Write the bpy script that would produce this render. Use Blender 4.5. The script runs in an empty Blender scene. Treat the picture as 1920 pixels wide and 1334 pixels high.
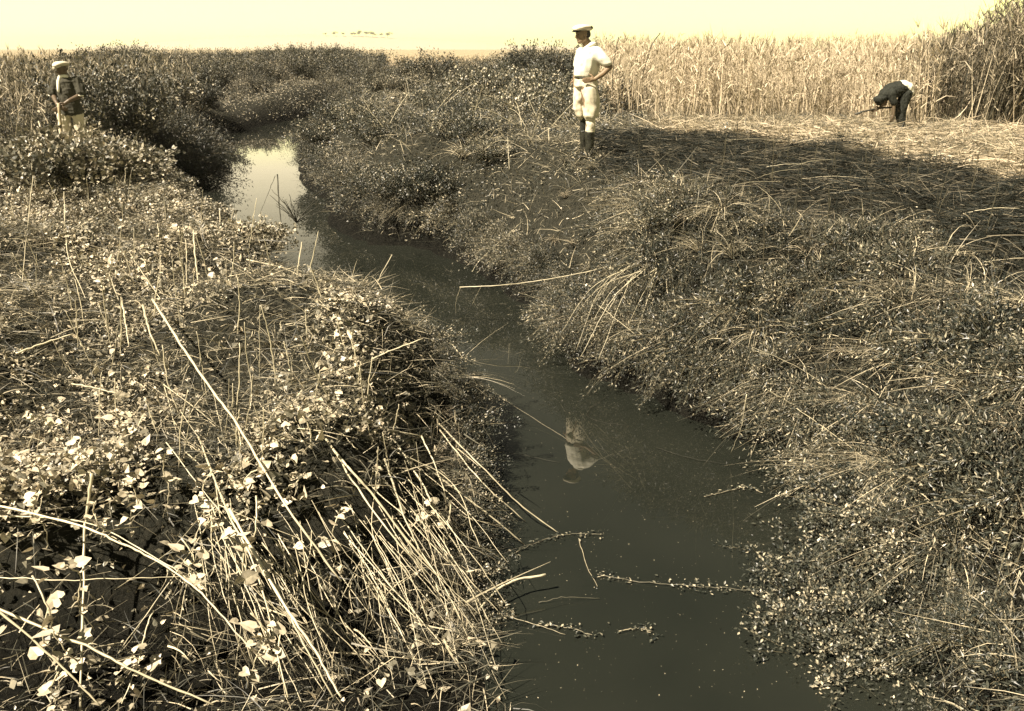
import bpy, math, random
import numpy as np
from mathutils import Vector, Euler
HZ_ON = True
random.seed(7); rng = np.random.default_rng(7)
scene = bpy.context.scene
COL = scene.collection
R = math.radians

# ---------------------------------------------------------------- camera
F = 1700.0; PW, PH = 1920.0, 1334.0            # photograph pixels
CAMZ = 3.16; PITCH = R(18.7)
cam = bpy.data.cameras.new('camera'); camo = bpy.data.objects.new('camera', cam); COL.objects.link(camo)
camo.location = (0, 0, CAMZ); camo.rotation_euler = (math.pi/2 - PITCH, 0, 0)
cam.sensor_width = 36.0; cam.lens = 36.0*F/PW; cam.clip_start = 0.05; cam.clip_end = 9000
scene.camera = camo

# ---------------------------------------------------------------- light and sky
SUN_EL, SUN_AZ = R(52), R(238)     # azimuth measured clockwise from +Y: the sun stands high to the left, a little behind the camera
world = bpy.data.worlds.new('World'); scene.world = world; world.use_nodes = True
wn = world.node_tree; wn.nodes.clear()
def N(nt, t, **k):
    n = nt.nodes.new(t)
    for a, b in k.items(): setattr(n, a, b)
    return n
sky = N(wn, 'ShaderNodeTexSky', sky_type='NISHITA', sun_disc=False, sun_elevation=SUN_EL, sun_rotation=SUN_AZ, air_density=1.0, dust_density=1.0)
bw = N(wn, 'ShaderNodeRGBToBW')
geo = N(wn, 'ShaderNodeNewGeometry'); sep = N(wn, 'ShaderNodeSeparateXYZ')
ramp = N(wn, 'ShaderNodeValToRGB')
ramp.color_ramp.elements[0].position = 0.0; ramp.color_ramp.elements[0].color = (1.0, .94, .33, 1)
ramp.color_ramp.elements[1].position = 0.55; ramp.color_ramp.elements[1].color = (.08, .15, .18, 1)
e = ramp.color_ramp.elements.new(0.25); e.color = (.78, .70, .50, 1)
e = ramp.color_ramp.elements.new(0.06); e.color = (1.0, .98, .31, 1)
e = ramp.color_ramp.elements.new(0.12); e.color = (1.0, .86, .56, 1)
mul = N(wn, 'ShaderNodeMixRGB', blend_type='MULTIPLY'); mul.inputs[0].default_value = 1
bg = N(wn, 'ShaderNodeBackground'); bg.inputs[1].default_value = 0.055
wo = N(wn, 'ShaderNodeOutputWorld')
L = wn.links.new
tc = N(wn, 'ShaderNodeTexCoord')
L(tc.outputs['Generated'], sep.inputs[0]); L(sep.outputs[2], ramp.inputs[0])
ex = N(wn, 'ShaderNodeMath', operation='MULTIPLY'); ex.inputs[1].default_value = -26.0; sq = N(wn, 'ShaderNodeMath', operation='MULTIPLY'); L(sep.outputs[2], sq.inputs[0]); L(sep.outputs[2], sq.inputs[1]); L(sq.outputs[0], ex.inputs[0])
ex2 = N(wn, 'ShaderNodeMath', operation='EXPONENT'); L(ex.outputs[0], ex2.inputs[0])
ex3 = N(wn, 'ShaderNodeMath', operation='MULTIPLY'); ex3.inputs[1].default_value = 18.0; L(ex2.outputs[0], ex3.inputs[0])   # bright hazy band low in the sky
mxs = N(wn, 'ShaderNodeMath', operation='MAXIMUM')
L(sky.outputs[0], bw.inputs[0]); L(bw.outputs[0], mxs.inputs[0]); L(ex3.outputs[0], mxs.inputs[1]); L(mxs.outputs[0], mul.inputs[1]); L(ramp.outputs[0], mul.inputs[2])
L(mul.outputs[0], bg.inputs[0]); L(bg.outputs[0], wo.inputs[0])
sl = bpy.data.lights.new('sun', 'SUN'); sl.energy = 5.0; sl.angle = R(0.5); sl.color = (1, .865, .69)
so = bpy.data.objects.new('sun', sl); COL.objects.link(so)
sd_ = Vector((math.sin(SUN_AZ)*math.cos(SUN_EL), math.cos(SUN_AZ)*math.cos(SUN_EL), math.sin(SUN_EL)))
so.rotation_euler = sd_.to_track_quat('Z', 'Y').to_euler()
scene.view_settings.view_transform = 'Standard'; scene.view_settings.look = 'None'
scene.view_settings.exposure = 1.42; scene.view_settings.gamma = 1
scene.cycles.max_bounces = 5; scene.cycles.diffuse_bounces = 1; scene.cycles.transmission_bounces = 3
scene.cycles.transparent_max_bounces = 4

# ---------------------------------------------------------------- helpers
def P(px, py, z):
    """world point at height z seen at photograph pixel (px,py)"""
    u = (px-PW/2)/F; v = -(py-PH/2)/F
    c, s = math.cos(PITCH), math.sin(PITCH)
    d = np.array([u, c + v*s, -s + v*c])
    t = (z-CAMZ)/d[2]
    return np.array([d[0]*t, d[1]*t, z])
def A(px, py, D):
    """world point at ground distance D (along +Y) seen at a photograph pixel"""
    u = (px-PW/2)/F; v = -(py-PH/2)/F
    c, s = math.cos(PITCH), math.sin(PITCH)
    d = np.array([u, c + v*s, -s + v*c]); t = D/d[1]
    return np.array([d[0]*t, D, CAMZ + d[2]*t])
def proj(p):
    p = np.asarray(p, float); c, s = math.cos(PITCH), math.sin(PITCH)
    x = p[..., 0]; y = p[..., 1]; z = p[..., 2]-CAMZ
    dep = y*c - z*s; up = y*s + z*c
    return PW/2 + F*x/dep, PH/2 - F*up/dep, dep

def tag(o, label=None, cat=None, group=None, kind=None):
    if label and len(label.split()) > 16: print('LONG', label)
    if label: o['label'] = label
    if cat: o['category'] = cat
    if group: o['group'] = group
    if kind: o['kind'] = kind
    return o
def mesh_obj(name, verts, faces, mat, parent=None, smooth=True, tone=None):
    """faces: (n,k) int array or list of such arrays"""
    me = bpy.data.meshes.new(name)
    verts = np.asarray(verts, np.float32)
    if isinstance(faces, np.ndarray): faces = [faces]
    faces = [f for f in faces if len(f)]
    li = np.concatenate([f.ravel() for f in faces]).astype(np.int32)
    cnt = np.concatenate([np.full(len(f), f.shape[1], np.int32) for f in faces])
    me.vertices.add(len(verts)); me.vertices.foreach_set('co', verts.ravel())
    me.loops.add(len(li)); me.loops.foreach_set('vertex_index', li)
    me.polygons.add(len(cnt))
    st = np.zeros(len(cnt), np.int32); st[1:] = np.cumsum(cnt)[:-1]
    me.polygons.foreach_set('loop_start', st); me.polygons.foreach_set('loop_total', cnt)
    me.polygons.foreach_set('use_smooth', np.full(len(cnt), smooth))
    me.update(calc_edges=True)
    if tone is not None:
        a = me.attributes.new('tone', 'FLOAT', 'POINT'); a.data.foreach_set('value', np.asarray(tone, np.float32))
    me.materials.append(mat)
    o = bpy.data.objects.new(name, me); COL.objects.link(o)
    if parent: o.parent = parent
    return o
def empty(name, loc=(0, 0, 0), rz=0):
    o = bpy.data.objects.new(name, None); COL.objects.link(o); o.location = loc; o.rotation_euler.z = rz
    o.empty_display_size = .2
    return o
def copy_tree(o, parent=None):
    c = o.copy(); COL.objects.link(c); c.parent = parent
    for ch in o.children: copy_tree(ch, c)
    return c

# value noise
_perm = np.random.default_rng(3).random((257, 257))
def vnoise(x, y, s=1.0, o=0):
    x = np.asarray(x, float)/s + 37.7*o + 1000; y = np.asarray(y, float)/s + 11.3*o + 1000
    xi = np.floor(x).astype(int); yi = np.floor(y).astype(int); fx = x-xi; fy = y-yi
    fx = fx*fx*(3-2*fx); fy = fy*fy*(3-2*fy)
    g = lambda a, b: _perm[a % 257, b % 257]
    return (g(xi, yi)*(1-fx)+g(xi+1, yi)*fx)*(1-fy) + (g(xi, yi+1)*(1-fx)+g(xi+1, yi+1)*fx)*fy - .5
def sst(a, b, x):
    t = np.clip((x-a)/(b-a), 0, 1); return t*t*(3-2*t)

# ---------------------------------------------------------------- materials
def mat_new(name):
    m = bpy.data.materials.new(name); m.use_nodes = True; nt = m.node_tree; nt.nodes.clear()
    out = N(nt, 'ShaderNodeOutputMaterial'); b = N(nt, 'ShaderNodeBsdfPrincipled')
    nt.links.new(b.outputs[0], out.inputs[0]); return m, nt, b, out
def plant_mat(name, c0, c1, c2, rough=.55, spec=.3, trans=0.0, nscale=40, objvar=.30):
    """per leaf / blade tone attribute -> colour; small scale mottling; leaf translucency"""
    m, nt, b, out = mat_new(name); l = nt.links.new
    at = N(nt, 'ShaderNodeAttribute', attribute_name='tone')
    no = N(nt, 'ShaderNodeTexNoise'); no.inputs['Scale'].default_value = nscale; no.inputs['Detail'].default_value = 2
    gm = N(nt, 'ShaderNodeNewGeometry'); oi = N(nt, 'ShaderNodeObjectInfo')
    l(gm.outputs['Position'], no.inputs['Vector'])
    a1 = N(nt, 'ShaderNodeMath', operation='MULTIPLY_ADD'); a1.inputs[1].default_value = .5; a1.inputs[2].default_value = -.25-objvar*.4
    l(no.outputs['Fac'], a1.inputs[0])
    a2 = N(nt, 'ShaderNodeMath', operation='ADD'); l(at.outputs['Fac'], a2.inputs[0]); l(a1.outputs[0], a2.inputs[1])
    a3 = N(nt, 'ShaderNodeMath', operation='MULTIPLY_ADD'); a3.inputs[1].default_value = objvar; l(oi.outputs['Random'], a3.inputs[0]); l(a2.outputs[0], a3.inputs[2])
    cr = N(nt, 'ShaderNodeValToRGB'); cr.color_ramp.elements[0].color = (*c0, 1); cr.color_ramp.elements[1].color = (*c2, 1)
    e = cr.color_ramp.elements.new(.5); e.color = (*c1, 1)
    l(a3.outputs[0], cr.inputs[0]); l(cr.outputs[0], b.inputs['Base Color'])
    b.inputs['Roughness'].default_value = rough; b.inputs['Specular IOR Level'].default_value = spec
    if trans:
        t = N(nt, 'ShaderNodeBsdfTranslucent'); l(cr.outputs[0], t.inputs[0])
        mx = N(nt, 'ShaderNodeMixShader'); mx.inputs[0].default_value = trans
        l(b.outputs[0], mx.inputs[1]); l(t.outputs[0], mx.inputs[2]); l(mx.outputs[0], out.inputs[0])
    return m
def simple_mat(name, c, rough=.7, var=.25, nscale=8, spec=.3, bump=0):
    m, nt, b, out = mat_new(name); l = nt.links.new
    no = N(nt, 'ShaderNodeTexNoise'); no.inputs['Scale'].default_value = nscale; no.inputs['Detail'].default_value = 5
    tcn = N(nt, 'ShaderNodeTexCoord'); l(tcn.outputs['Object'], no.inputs['Vector'])
    cr = N(nt, 'ShaderNodeValToRGB')
    cr.color_ramp.elements[0].position = .3; cr.color_ramp.elements[1].position = .7
    cr.color_ramp.elements[0].color = (*[v*(1-var) for v in c], 1); cr.color_ramp.elements[1].color = (*[min(1, v*(1+var)) for v in c], 1)
    l(no.outputs['Fac'], cr.inputs[0]); l(cr.outputs[0], b.inputs['Base Color'])
    b.inputs['Roughness'].default_value = rough; b.inputs['Specular IOR Level'].default_value = spec
    if bump:
        bp = N(nt, 'ShaderNodeBump'); bp.inputs['Strength'].default_value = bump; bp.inputs['Distance'].default_value = .02
        l(no.outputs['Fac'], bp.inputs['Height']); l(bp.outputs[0], b.inputs['Normal'])
    return m
M = {}
M['vine_leaf'] = plant_mat('vine_leaf', (.05, .053, .04), (.27, .245, .175), (.70, .61, .44), .42, .5, .06)
M['shrub_leaf'] = plant_mat('shrub_leaf', (.013, .018, .015), (.080, .082, .060), (.62, .55, .39), .4, .5, .05)
M['far_leaf'] = plant_mat('far_leaf', (.016, .020, .017), (.075, .075, .055), (.44, .39, .28), .5, .4, .05)
M['stem'] = plant_mat('stem', (.05, .045, .028), (.13, .115, .07), (.28, .24, .15), .7, .2)
M['straw'] = plant_mat('straw', (.026, .029, .022), (.16, .148, .105), (.66, .58, .40), .5, .4, .08)
M['reed'] = plant_mat('reed', (.12, .108, .07), (.42, .36, .25), (.72, .61, .44), .6, .3, .15)
M['edge_reed'] = plant_mat('edge_reed', (.03, .03, .02), (.13, .115, .078), (.60, .52, .37), .6, .3, .05)
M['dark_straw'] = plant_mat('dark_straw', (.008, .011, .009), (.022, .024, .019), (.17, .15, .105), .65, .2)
M['cane'] = plant_mat('cane', (.26, .235, .155), (.50, .45, .31), (.72, .65, .46), .38, .5, 0, 18)
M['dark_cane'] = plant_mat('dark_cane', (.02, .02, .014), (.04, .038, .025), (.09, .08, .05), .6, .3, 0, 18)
M['white_shirt'] = simple_mat('white_shirt', (.78, .75, .62), .85, .06, 14)
M['cream_cloth'] = simple_mat('cream_cloth', (.62, .56, .42), .85, .08, 14)
M['grey_cloth'] = simple_mat('grey_cloth', (.05, .048, .034), .9, .25, 20)
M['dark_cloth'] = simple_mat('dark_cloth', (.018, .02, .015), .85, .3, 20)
M['leather'] = simple_mat('leather', (.02, .02, .014), .45, .3, 30, .5)
M['skin'] = simple_mat('skin', (.23, .16, .095), .55, .1, 30, .4)
M['dark_skin'] = simple_mat('dark_skin', (.11, .08, .05), .5, .1, 30, .4)
M['hair'] = simple_mat('hair', (.02, .018, .012), .6, .3, 60)
M['wood'] = simple_mat('wood', (.42, .35, .22), .6, .3, 25)
M['iron'] = simple_mat('iron', (.05, .05, .04), .5, .3, 25, .5)

# soil
m, nt, b, out = mat_new('soil'); l = nt.links.new
gm = N(nt, 'ShaderNodeNewGeometry'); n1 = N(nt, 'ShaderNodeTexNoise'); n1.inputs['Scale'].default_value = 22; n1.inputs['Detail'].default_value = 10; n1.inputs['Roughness'].default_value = .7
n2 = N(nt, 'ShaderNodeTexNoise'); n2.inputs['Scale'].default_value = .6; n2.inputs['Detail'].default_value = 5
l(gm.outputs['Position'], n1.inputs['Vector']); l(gm.outputs['Position'], n2.inputs['Vector'])
at = N(nt, 'ShaderNodeAttribute', attribute_name='tone')
cr = N(nt, 'ShaderNodeValToRGB'); cr.color_ramp.elements[0].position = .3; cr.color_ramp.elements[1].position = .75
cr.color_ramp.elements[0].color = (.008, .010, .008, 1); cr.color_ramp.elements[1].color = (.05, .047, .034, 1)
cr2 = N(nt, 'ShaderNodeValToRGB'); cr2.color_ramp.elements[0].position = .3; cr2.color_ramp.elements[1].position = .7
cr2.color_ramp.elements[0].color = (.20, .17, .11, 1); cr2.color_ramp.elements[1].color = (.50, .42, .27, 1)
l(n1.outputs['Fac'], cr.inputs[0]); l(n2.outputs['Fac'], cr2.inputs[0])
mx = N(nt, 'ShaderNodeMixRGB'); l(at.outputs['Fac'], mx.inputs[0]); l(cr.outputs[0], mx.inputs[1]); l(cr2.outputs[0], mx.inputs[2])
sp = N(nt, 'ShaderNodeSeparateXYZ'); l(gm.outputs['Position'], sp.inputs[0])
mr = N(nt, 'ShaderNodeMapRange'); mr.inputs['From Min'].default_value = .15; mr.inputs['From Max'].default_value = .75; mr.inputs['To Min'].default_value = .25; l(sp.outputs[2], mr.inputs[0])   # shade of the low hollow painted into the soil, besides wet mud
shade_mul = N(nt, 'ShaderNodeMixRGB', blend_type='MULTIPLY'); shade_mul.inputs[0].default_value = 1; l(mx.outputs[0], shade_mul.inputs[1]); l(mr.outputs[0], shade_mul.inputs[2])
l(shade_mul.outputs[0], b.inputs['Base Color']); b.inputs['Roughness'].default_value = .95; b.inputs['Specular IOR Level'].default_value = .1
bp = N(nt, 'ShaderNodeBump'); bp.inputs['Strength'].default_value = .8; bp.inputs['Distance'].default_value = .05
l(n1.outputs['Fac'], bp.inputs['Height']); l(bp.outputs[0], b.inputs['Normal'])
M['soil'] = m
# water: silty, still
m, nt, b, out = mat_new('creek_water'); l = nt.links.new
b.inputs['Base Color'].default_value = (.042, .041, .024, 1); b.inputs['Roughness'].default_value = .0
b.inputs['IOR'].default_value = 1.45; b.inputs['Specular IOR Level'].default_value = .5
gm = N(nt, 'ShaderNodeNewGeometry'); n1 = N(nt, 'ShaderNodeTexNoise'); n1.inputs['Scale'].default_value = 1.3; n1.inputs['Detail'].default_value = 3
l(gm.outputs['Position'], n1.inputs['Vector'])
bp = N(nt, 'ShaderNodeBump'); bp.inputs['Strength'].default_value = .03; bp.inputs['Distance'].default_value = .03
l(n1.outputs['Fac'], bp.inputs['Height']); l(bp.outputs[0], b.inputs['Normal'])
n3 = N(nt, 'ShaderNodeTexNoise'); n3.inputs['Scale'].default_value = .8; n3.inputs['Detail'].default_value = 6; l(gm.outputs['Position'], n3.inputs['Vector'])
cr = N(nt, 'ShaderNodeValToRGB'); cr.color_ramp.elements[0].position = .3; cr.color_ramp.elements[1].position = .75
cr.color_ramp.elements[0].color = (.0115, .0135, .0105, 1); cr.color_ramp.elements[1].color = (.018, .020, .015, 1)
l(n3.outputs['Fac'], cr.inputs[0]); l(cr.outputs[0], b.inputs['Base Color'])
M['water'] = m
m, nt, b, out = mat_new('hill'); b.inputs['Base Color'].default_value = (.42, .37, .27, 1); b.inputs['Roughness'].default_value = 1; M['hill'] = m

# ---------------------------------------------------------------- the channel and terrain
LPX = [(960, 1334, .05), (905, 1230, .05), (875, 1100, .1), (850, 980, .15), (850, 880, .2), (885, 800, .25), (868, 735, .3), (830, 680, .4), (785, 630, .55), (745, 575, .7), (705, 530, .85), (640, 495, 1.15), (590, 455, 1.3), (550, 422, 1.35), (500, 395, 1.4), (450, 365, 1.4), (410, 335, 1.4), (350, 305, 1.4)]
LFAR = [(330, 285), (385, 262), (470, 240), (560, 222), (640, 205)]
RPX = [(1760, 1334), (1800, 1240), (1740, 1150), (1640, 1090), (1590, 1000), (1545, 900), (1430, 830), (1290, 770), (1160, 715), (1090, 695), (1060, 660), (1060, 625), (980, 560), (900, 500), (790, 462), (700, 458), (630, 425), (618, 375), (572, 342), (566, 300), (578, 262), (620, 240), (680, 214)]
LIP = np.array([P(*q)[:2] for q in LPX]); tg_ = np.gradient(LIP, axis=0); tg_ /= np.linalg.norm(tg_, axis=1)[:, None]
LIP = LIP+np.stack([tg_[:, 1], -tg_[:, 0]], 1)*(np.array([q[2] for q in LPX])*.2)[:, None]     # the water starts a step beyond the lip one sees
LW = np.vstack([LIP, [P(x, y, 0)[:2] for x, y in LFAR]]); RW = np.array([P(x, y, 0)[:2] for x, y in RPX])
LW = np.vstack([[LW[0, 0]-.3, -6], LW, LW[-1]+[7, 10]]); RW = np.vstack([[RW[0, 0]+.3, -6], RW, RW[-1]+[7, 8]])
def pdist(x, y, Q):
    best = np.full(x.shape, 1e9)
    for a, b_ in zip(Q[:-1], Q[1:]):
        d = b_-a; t = np.clip(((x-a[0])*d[0]+(y-a[1])*d[1])/(d@d), 0, 1)
        best = np.minimum(best, (x-a[0]-t*d[0])**2+(y-a[1]-t*d[1])**2)
    return np.sqrt(best)
POLY = np.vstack([LW, RW[::-1]])
def inside(x, y, poly):
    c = np.zeros(x.shape, bool); n = len(poly)
    for i in range(n):
        x1, y1 = poly[i]; x2, y2 = poly[(i+1) % n]
        if y1 == y2: continue
        c ^= ((y1 > y) != (y2 > y)) & (x < (x2-x1)*(y-y1)/(y2-y1)+x1)
    return c
def terrain(x, y):
    x = np.asarray(x, float); y = np.asarray(y, float)
    dL = pdist(x, y, LW); dR = pdist(x, y, RW); ins = inside(x, y, POLY)
    d = np.minimum(dL, dR); w = np.clip((dL-dR)/(dL+dR+1e-6)*3+.5, 0, 1)   # 0 on the left bank, 1 on the right bank
    hl = .10 + .78*sst(4.0, 4.8, y+.15*np.clip(x+2.5, -1, 3)*-1+.25*vnoise(x, y, .8, 12)) + .34*sst(4.8, 7, y); hl = hl - .12*sst(8.5, 11, y); hr = 1.15 + .5*sst(4.5, 9, y)
    hl = hl + .30*np.exp(-(((x+7.2)**2+(y-15.0)**2)/2.2**2))
    h = hl*(1-w)+hr*w
    h = h + .10*sst(15, 40, y)
    wl = .85*(1-w)+1.15*w + .03*np.clip(y-8, 0, 20)
    z = h*sst(-.15, 1, d/wl)**.8 + .44*vnoise(x, y, 1.0)*sst(0, 1.2, d)*np.exp(-np.clip(y-9, 0, 99)/8) + .06*vnoise(x, y, .3, 1)*sst(0, .4, d) + .25*vnoise(x, y, 7, 2)*sst(2, 6, d)
    cor = np.exp(-((x/np.maximum(y, 1)-.078)/.05)**2)*(y > 6)*(y < 15)          # the bank falls away gently below the standing man
    z = z*(1-cor)+np.minimum(z, np.maximum(.32*(y-7.9), 0))*cor
    far = np.exp(-(np.clip(np.abs(x/np.maximum(y, 1)+.25)-.055, 0, 9)/.025)**2)*(y > 27)
    z = z*(1-far)+np.minimum(z, np.maximum(.06*(y-30), .12))*far
    zi = -.5*sst(0, .8, d)-.02
    return np.where(ins, zi, np.maximum(z, .0)), np.where(ins, -d, d), w
def hit(px, py):
    '''where the view ray through a photograph pixel first meets the ground'''
    D = np.linspace(3, 60, 4000); p = np.array([A(px, py, d) for d in D[::4]]); z = terrain(p[:, 0], p[:, 1])[0]
    i = int(np.argmax(p[:, 2] <= z)); q = p[i].copy(); q[2] = z[i]; return q
def tz(x, y): return float(terrain(np.array([x]), np.array([y]))[0][0])

STUB = np.array([P(x, y, 1.62)[:2] for x, y in [(1100, 262), (1300, 262), (1500, 285), (1700, 305), (2100, 350), (2100, 760), (1900, 640), (1700, 520), (1500, 460), (1300, 410), (1130, 340)]])
STUB2 = np.array([P(x, y, 1.62)[:2] for x, y in [(1100, 262), (1300, 262), (1500, 285), (1700, 305), (2100, 350), (2100, 560), (1900, 490), (1700, 425), (1500, 390), (1300, 360), (1130, 315)]])
MAT_ = np.array([P(x, y, 1.6)[:2] for x, y in [(1220, 262), (1210, 215), (1400, 192), (1650, 195), (2100, 190), (2100, 350), (1700, 305), (1500, 285), (1300, 262)]])

# ground sheet, fine near, coarse to the horizon
def axis(n, fine, far):
    t = np.linspace(-1, 1, n); k = 6.5
    return np.sinh(t*k)/np.sinh(k)*(far) + t*fine
gx = axis(560, 30, 4000); gy = axis(760, 42, 5000)+9
GX, GY = np.meshgrid(gx, gy); GZ, GD, GW = terrain(GX, GY)
rr = np.hypot(GX, GY)
GZ = np.where(rr > 120, np.minimum(GZ, 1.6)*0+1.55-.0*rr, GZ)
nx, ny = len(gx), len(gy)
idx = np.arange(nx*ny).reshape(ny, nx)
fc = np.stack([idx[:-1, :-1], idx[:-1, 1:], idx[1:, 1:], idx[1:, :-1]], -1).reshape(-1, 4)
tone = np.where(inside(GX, GY, MAT_), .8, 0.)
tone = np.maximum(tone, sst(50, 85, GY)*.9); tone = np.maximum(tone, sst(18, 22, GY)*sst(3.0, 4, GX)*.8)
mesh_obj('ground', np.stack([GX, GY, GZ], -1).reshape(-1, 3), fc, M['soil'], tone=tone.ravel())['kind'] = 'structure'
wv = np.array([[-60, -8, 0], [60, -8, 0], [60, 110, 0], [-60, 110, 0]], float)
mesh_obj('creek_water', wv, np.array([[0, 1, 2, 3]]), M['water'], smooth=False)['kind'] = 'structure'
# low distant ridge
n = 120; xs = np.linspace(-1500, 1100, n); V = []; 
hgt = 26*np.exp(-((xs+430)/330.)**2) + 5*np.exp(-((xs+100)/300.)**2) + 2.5*vnoise(xs, xs*0, 70)
for j, (yy, f_) in enumerate([(1750, 0), (1820, .6), (1900, 1), (2050, .8), (2300, 0)]):
    V.append(np.stack([xs, np.full(n, yy)+20*vnoise(xs, xs*0, 90, 4), 1.4+np.maximum(hgt, 0)*f_], -1))
V = np.concatenate(V); idx = np.arange(5*n).reshape(5, n)
fc = np.stack([idx[:-1, :-1], idx[:-1, 1:], idx[1:, 1:], idx[1:, :-1]], -1).reshape(-1, 4)
mesh_obj('hill', V, fc, M['hill'])['kind'] = 'structure'

# ---------------------------------------------------------------- plant generators
def unit(v): return v/np.maximum(np.linalg.norm(v, axis=-1, keepdims=True), 1e-9)
def blades(base, d, length, width, bend, segs=3, tone=None, flat=0.0, r=rng):
    """ribbon blades: base (n,3), d (n,3) directions, bend (n,3) curvature vector"""
    n = len(base); t = np.linspace(0, 1, segs+1)
    side = unit(np.cross(d, unit(r.normal(size=(n, 3)))))
    if flat: side = unit(side*[1, 1, 1-flat])
    P_ = base[:, None]+d[:, None]*(length[:, None]*t)[..., None]+bend[:, None]*(length[:, None]*t**2)[..., None]
    wd = width[:, None]*(1-.85*t**1.5)[None]*.5
    V = np.stack([P_-side[:, None]*wd[..., None], P_+side[:, None]*wd[..., None]], 2)   # n,seg+1,2,3
    k = 2*(segs+1); o = (np.arange(n)*k)[:, None]
    q = np.array([[2*s, 2*s+1, 2*s+3, 2*s+2] for s in range(segs)])
    fcs = (o[:, None]+q[None]).reshape(-1, 4)
    tn = np.repeat(tone if tone is not None else r.random(n), k)
    return V.reshape(-1, 3), fcs, tn
T_DIAMOND = (np.array([[0, 0, 0], [.45, .28, .06], [1, 0, -.05], [.45, -.28, .06]]), np.array([[0, 1, 2, 3]]))
T_LANCE = (np.array([[0, 0, 0], [.4, .13, .02], [1, 0, -.12], [.4, -.13, .02]]), np.array([[0, 1, 2, 3]]))
T_HEART = (np.array([[.08, 0, -.03], [-.08, .22, .05], [.12, .46, .10], [.5, .40, .05], [1, 0, -.10], [.5, -.40, .05], [.12, -.46, .10], [-.08, -.22, .05], [.5, 0, -.02]]),
           np.array([[0, 1, 2, 8], [8, 2, 3, 4], [0, 8, 6, 7], [8, 4, 5, 6]]))
def leaves(pos, ax, nr, size, tmpl, tone=None, r=rng, curl=None):
    tv, tf = tmpl; n = len(pos); ax = unit(ax); sd = unit(np.cross(nr, ax)); nr = np.cross(ax, sd)
    cz = tv[:, 2][None]*(np.ones(n) if curl is None else curl)[:, None]
    V = pos[:, None]+size[:, None, None]*(tv[None, :, 0, None]*ax[:, None]+tv[None, :, 1, None]*sd[:, None]+cz[..., None]*nr[:, None])
    fcs = (np.arange(n)*len(tv))[:, None, None]+tf[None]
    return V.reshape(-1, 3), fcs.reshape(-1, tf.shape[1]), np.repeat(tone if tone is not None else r.random(n), len(tv))
def join(parts):
    V = []; Fq = {}; T = []; off = 0
    for v, f, t in parts:
        V.append(v); Fq.setdefault(f.shape[1], []).append(f+off); T.append(t); off += len(v)
    return np.concatenate(V), [np.concatenate(x) for x in Fq.values()], np.concatenate(T)
def catmull(pts, k=6):
    p = np.asarray(pts, float)
    if len(p) == 2: return p[0]+(p[1]-p[0])*np.linspace(0, 1, k+1)[:, None]
    q = np.vstack([2*p[0]-p[1], p, 2*p[-1]-p[-2]]); out = []
    for i in range(1, len(q)-2):
        for s in range(k):
            t = s/k; a, b_, c, d = q[i-1], q[i], q[i+1], q[i+2]
            out.append(.5*(2*b_+(c-a)*t+(2*a-5*b_+4*c-d)*t*t+(3*b_-3*c+d-a)*t**3))
    out.append(p[-1]); return np.array(out)
def tube(pts, r0, r1, sides=5, k=5, node=0, tone=.5, wob=0, r=rng):
    p = catmull(pts, k); n = len(p)
    if wob: p[1:-1] += r.normal(size=(n-2, 3))*wob
    tg = unit(np.gradient(p, axis=0)); up = np.array([.31, .17, .93]); s = unit(np.cross(tg, up)); u = np.cross(s, tg)
    ra = np.linspace(r0, r1, n)
    if node: ra = ra*(1+node*((np.arange(n) % 3) == 0))
    a = np.arange(sides)*2*math.pi/sides
    V = p[:, None]+ra[:, None, None]*(np.cos(a)[None, :, None]*s[:, None]+np.sin(a)[None, :, None]*u[:, None])
    i = np.arange(n-1)[:, None]*sides; j = np.arange(sides)[None]; j2 = (j+1) % sides
    f = np.stack([i+j, i+j2, i+sides+j2, i+sides+j], -1).reshape(-1, 4)
    V = np.vstack([V.reshape(-1, 3), p[0], p[-1]]); c0 = n*sides; jj = np.arange(sides)
    cap = np.concatenate([np.stack([jj*0+c0, (jj+1) % sides, jj, jj], -1)[:, :3], np.stack([jj*0+c0+1, (n-1)*sides+jj, (n-1)*sides+(jj+1) % sides], -1)])
    return V, f, cap, np.full(len(V), tone)
def tubes_obj(name, specs, mat, parent=None):
    V = []; Fq = []; Ft = []; T = []; off = 0
    for s in specs:
        v, f, c, t = tube(**s); V.append(v); Fq.append(f+off); Ft.append(c+off); T.append(t); off += len(v)
    return mesh_obj(name, np.concatenate(V), [np.concatenate(Fq), np.concatenate(Ft)], mat, parent, tone=np.concatenate(T))

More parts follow.
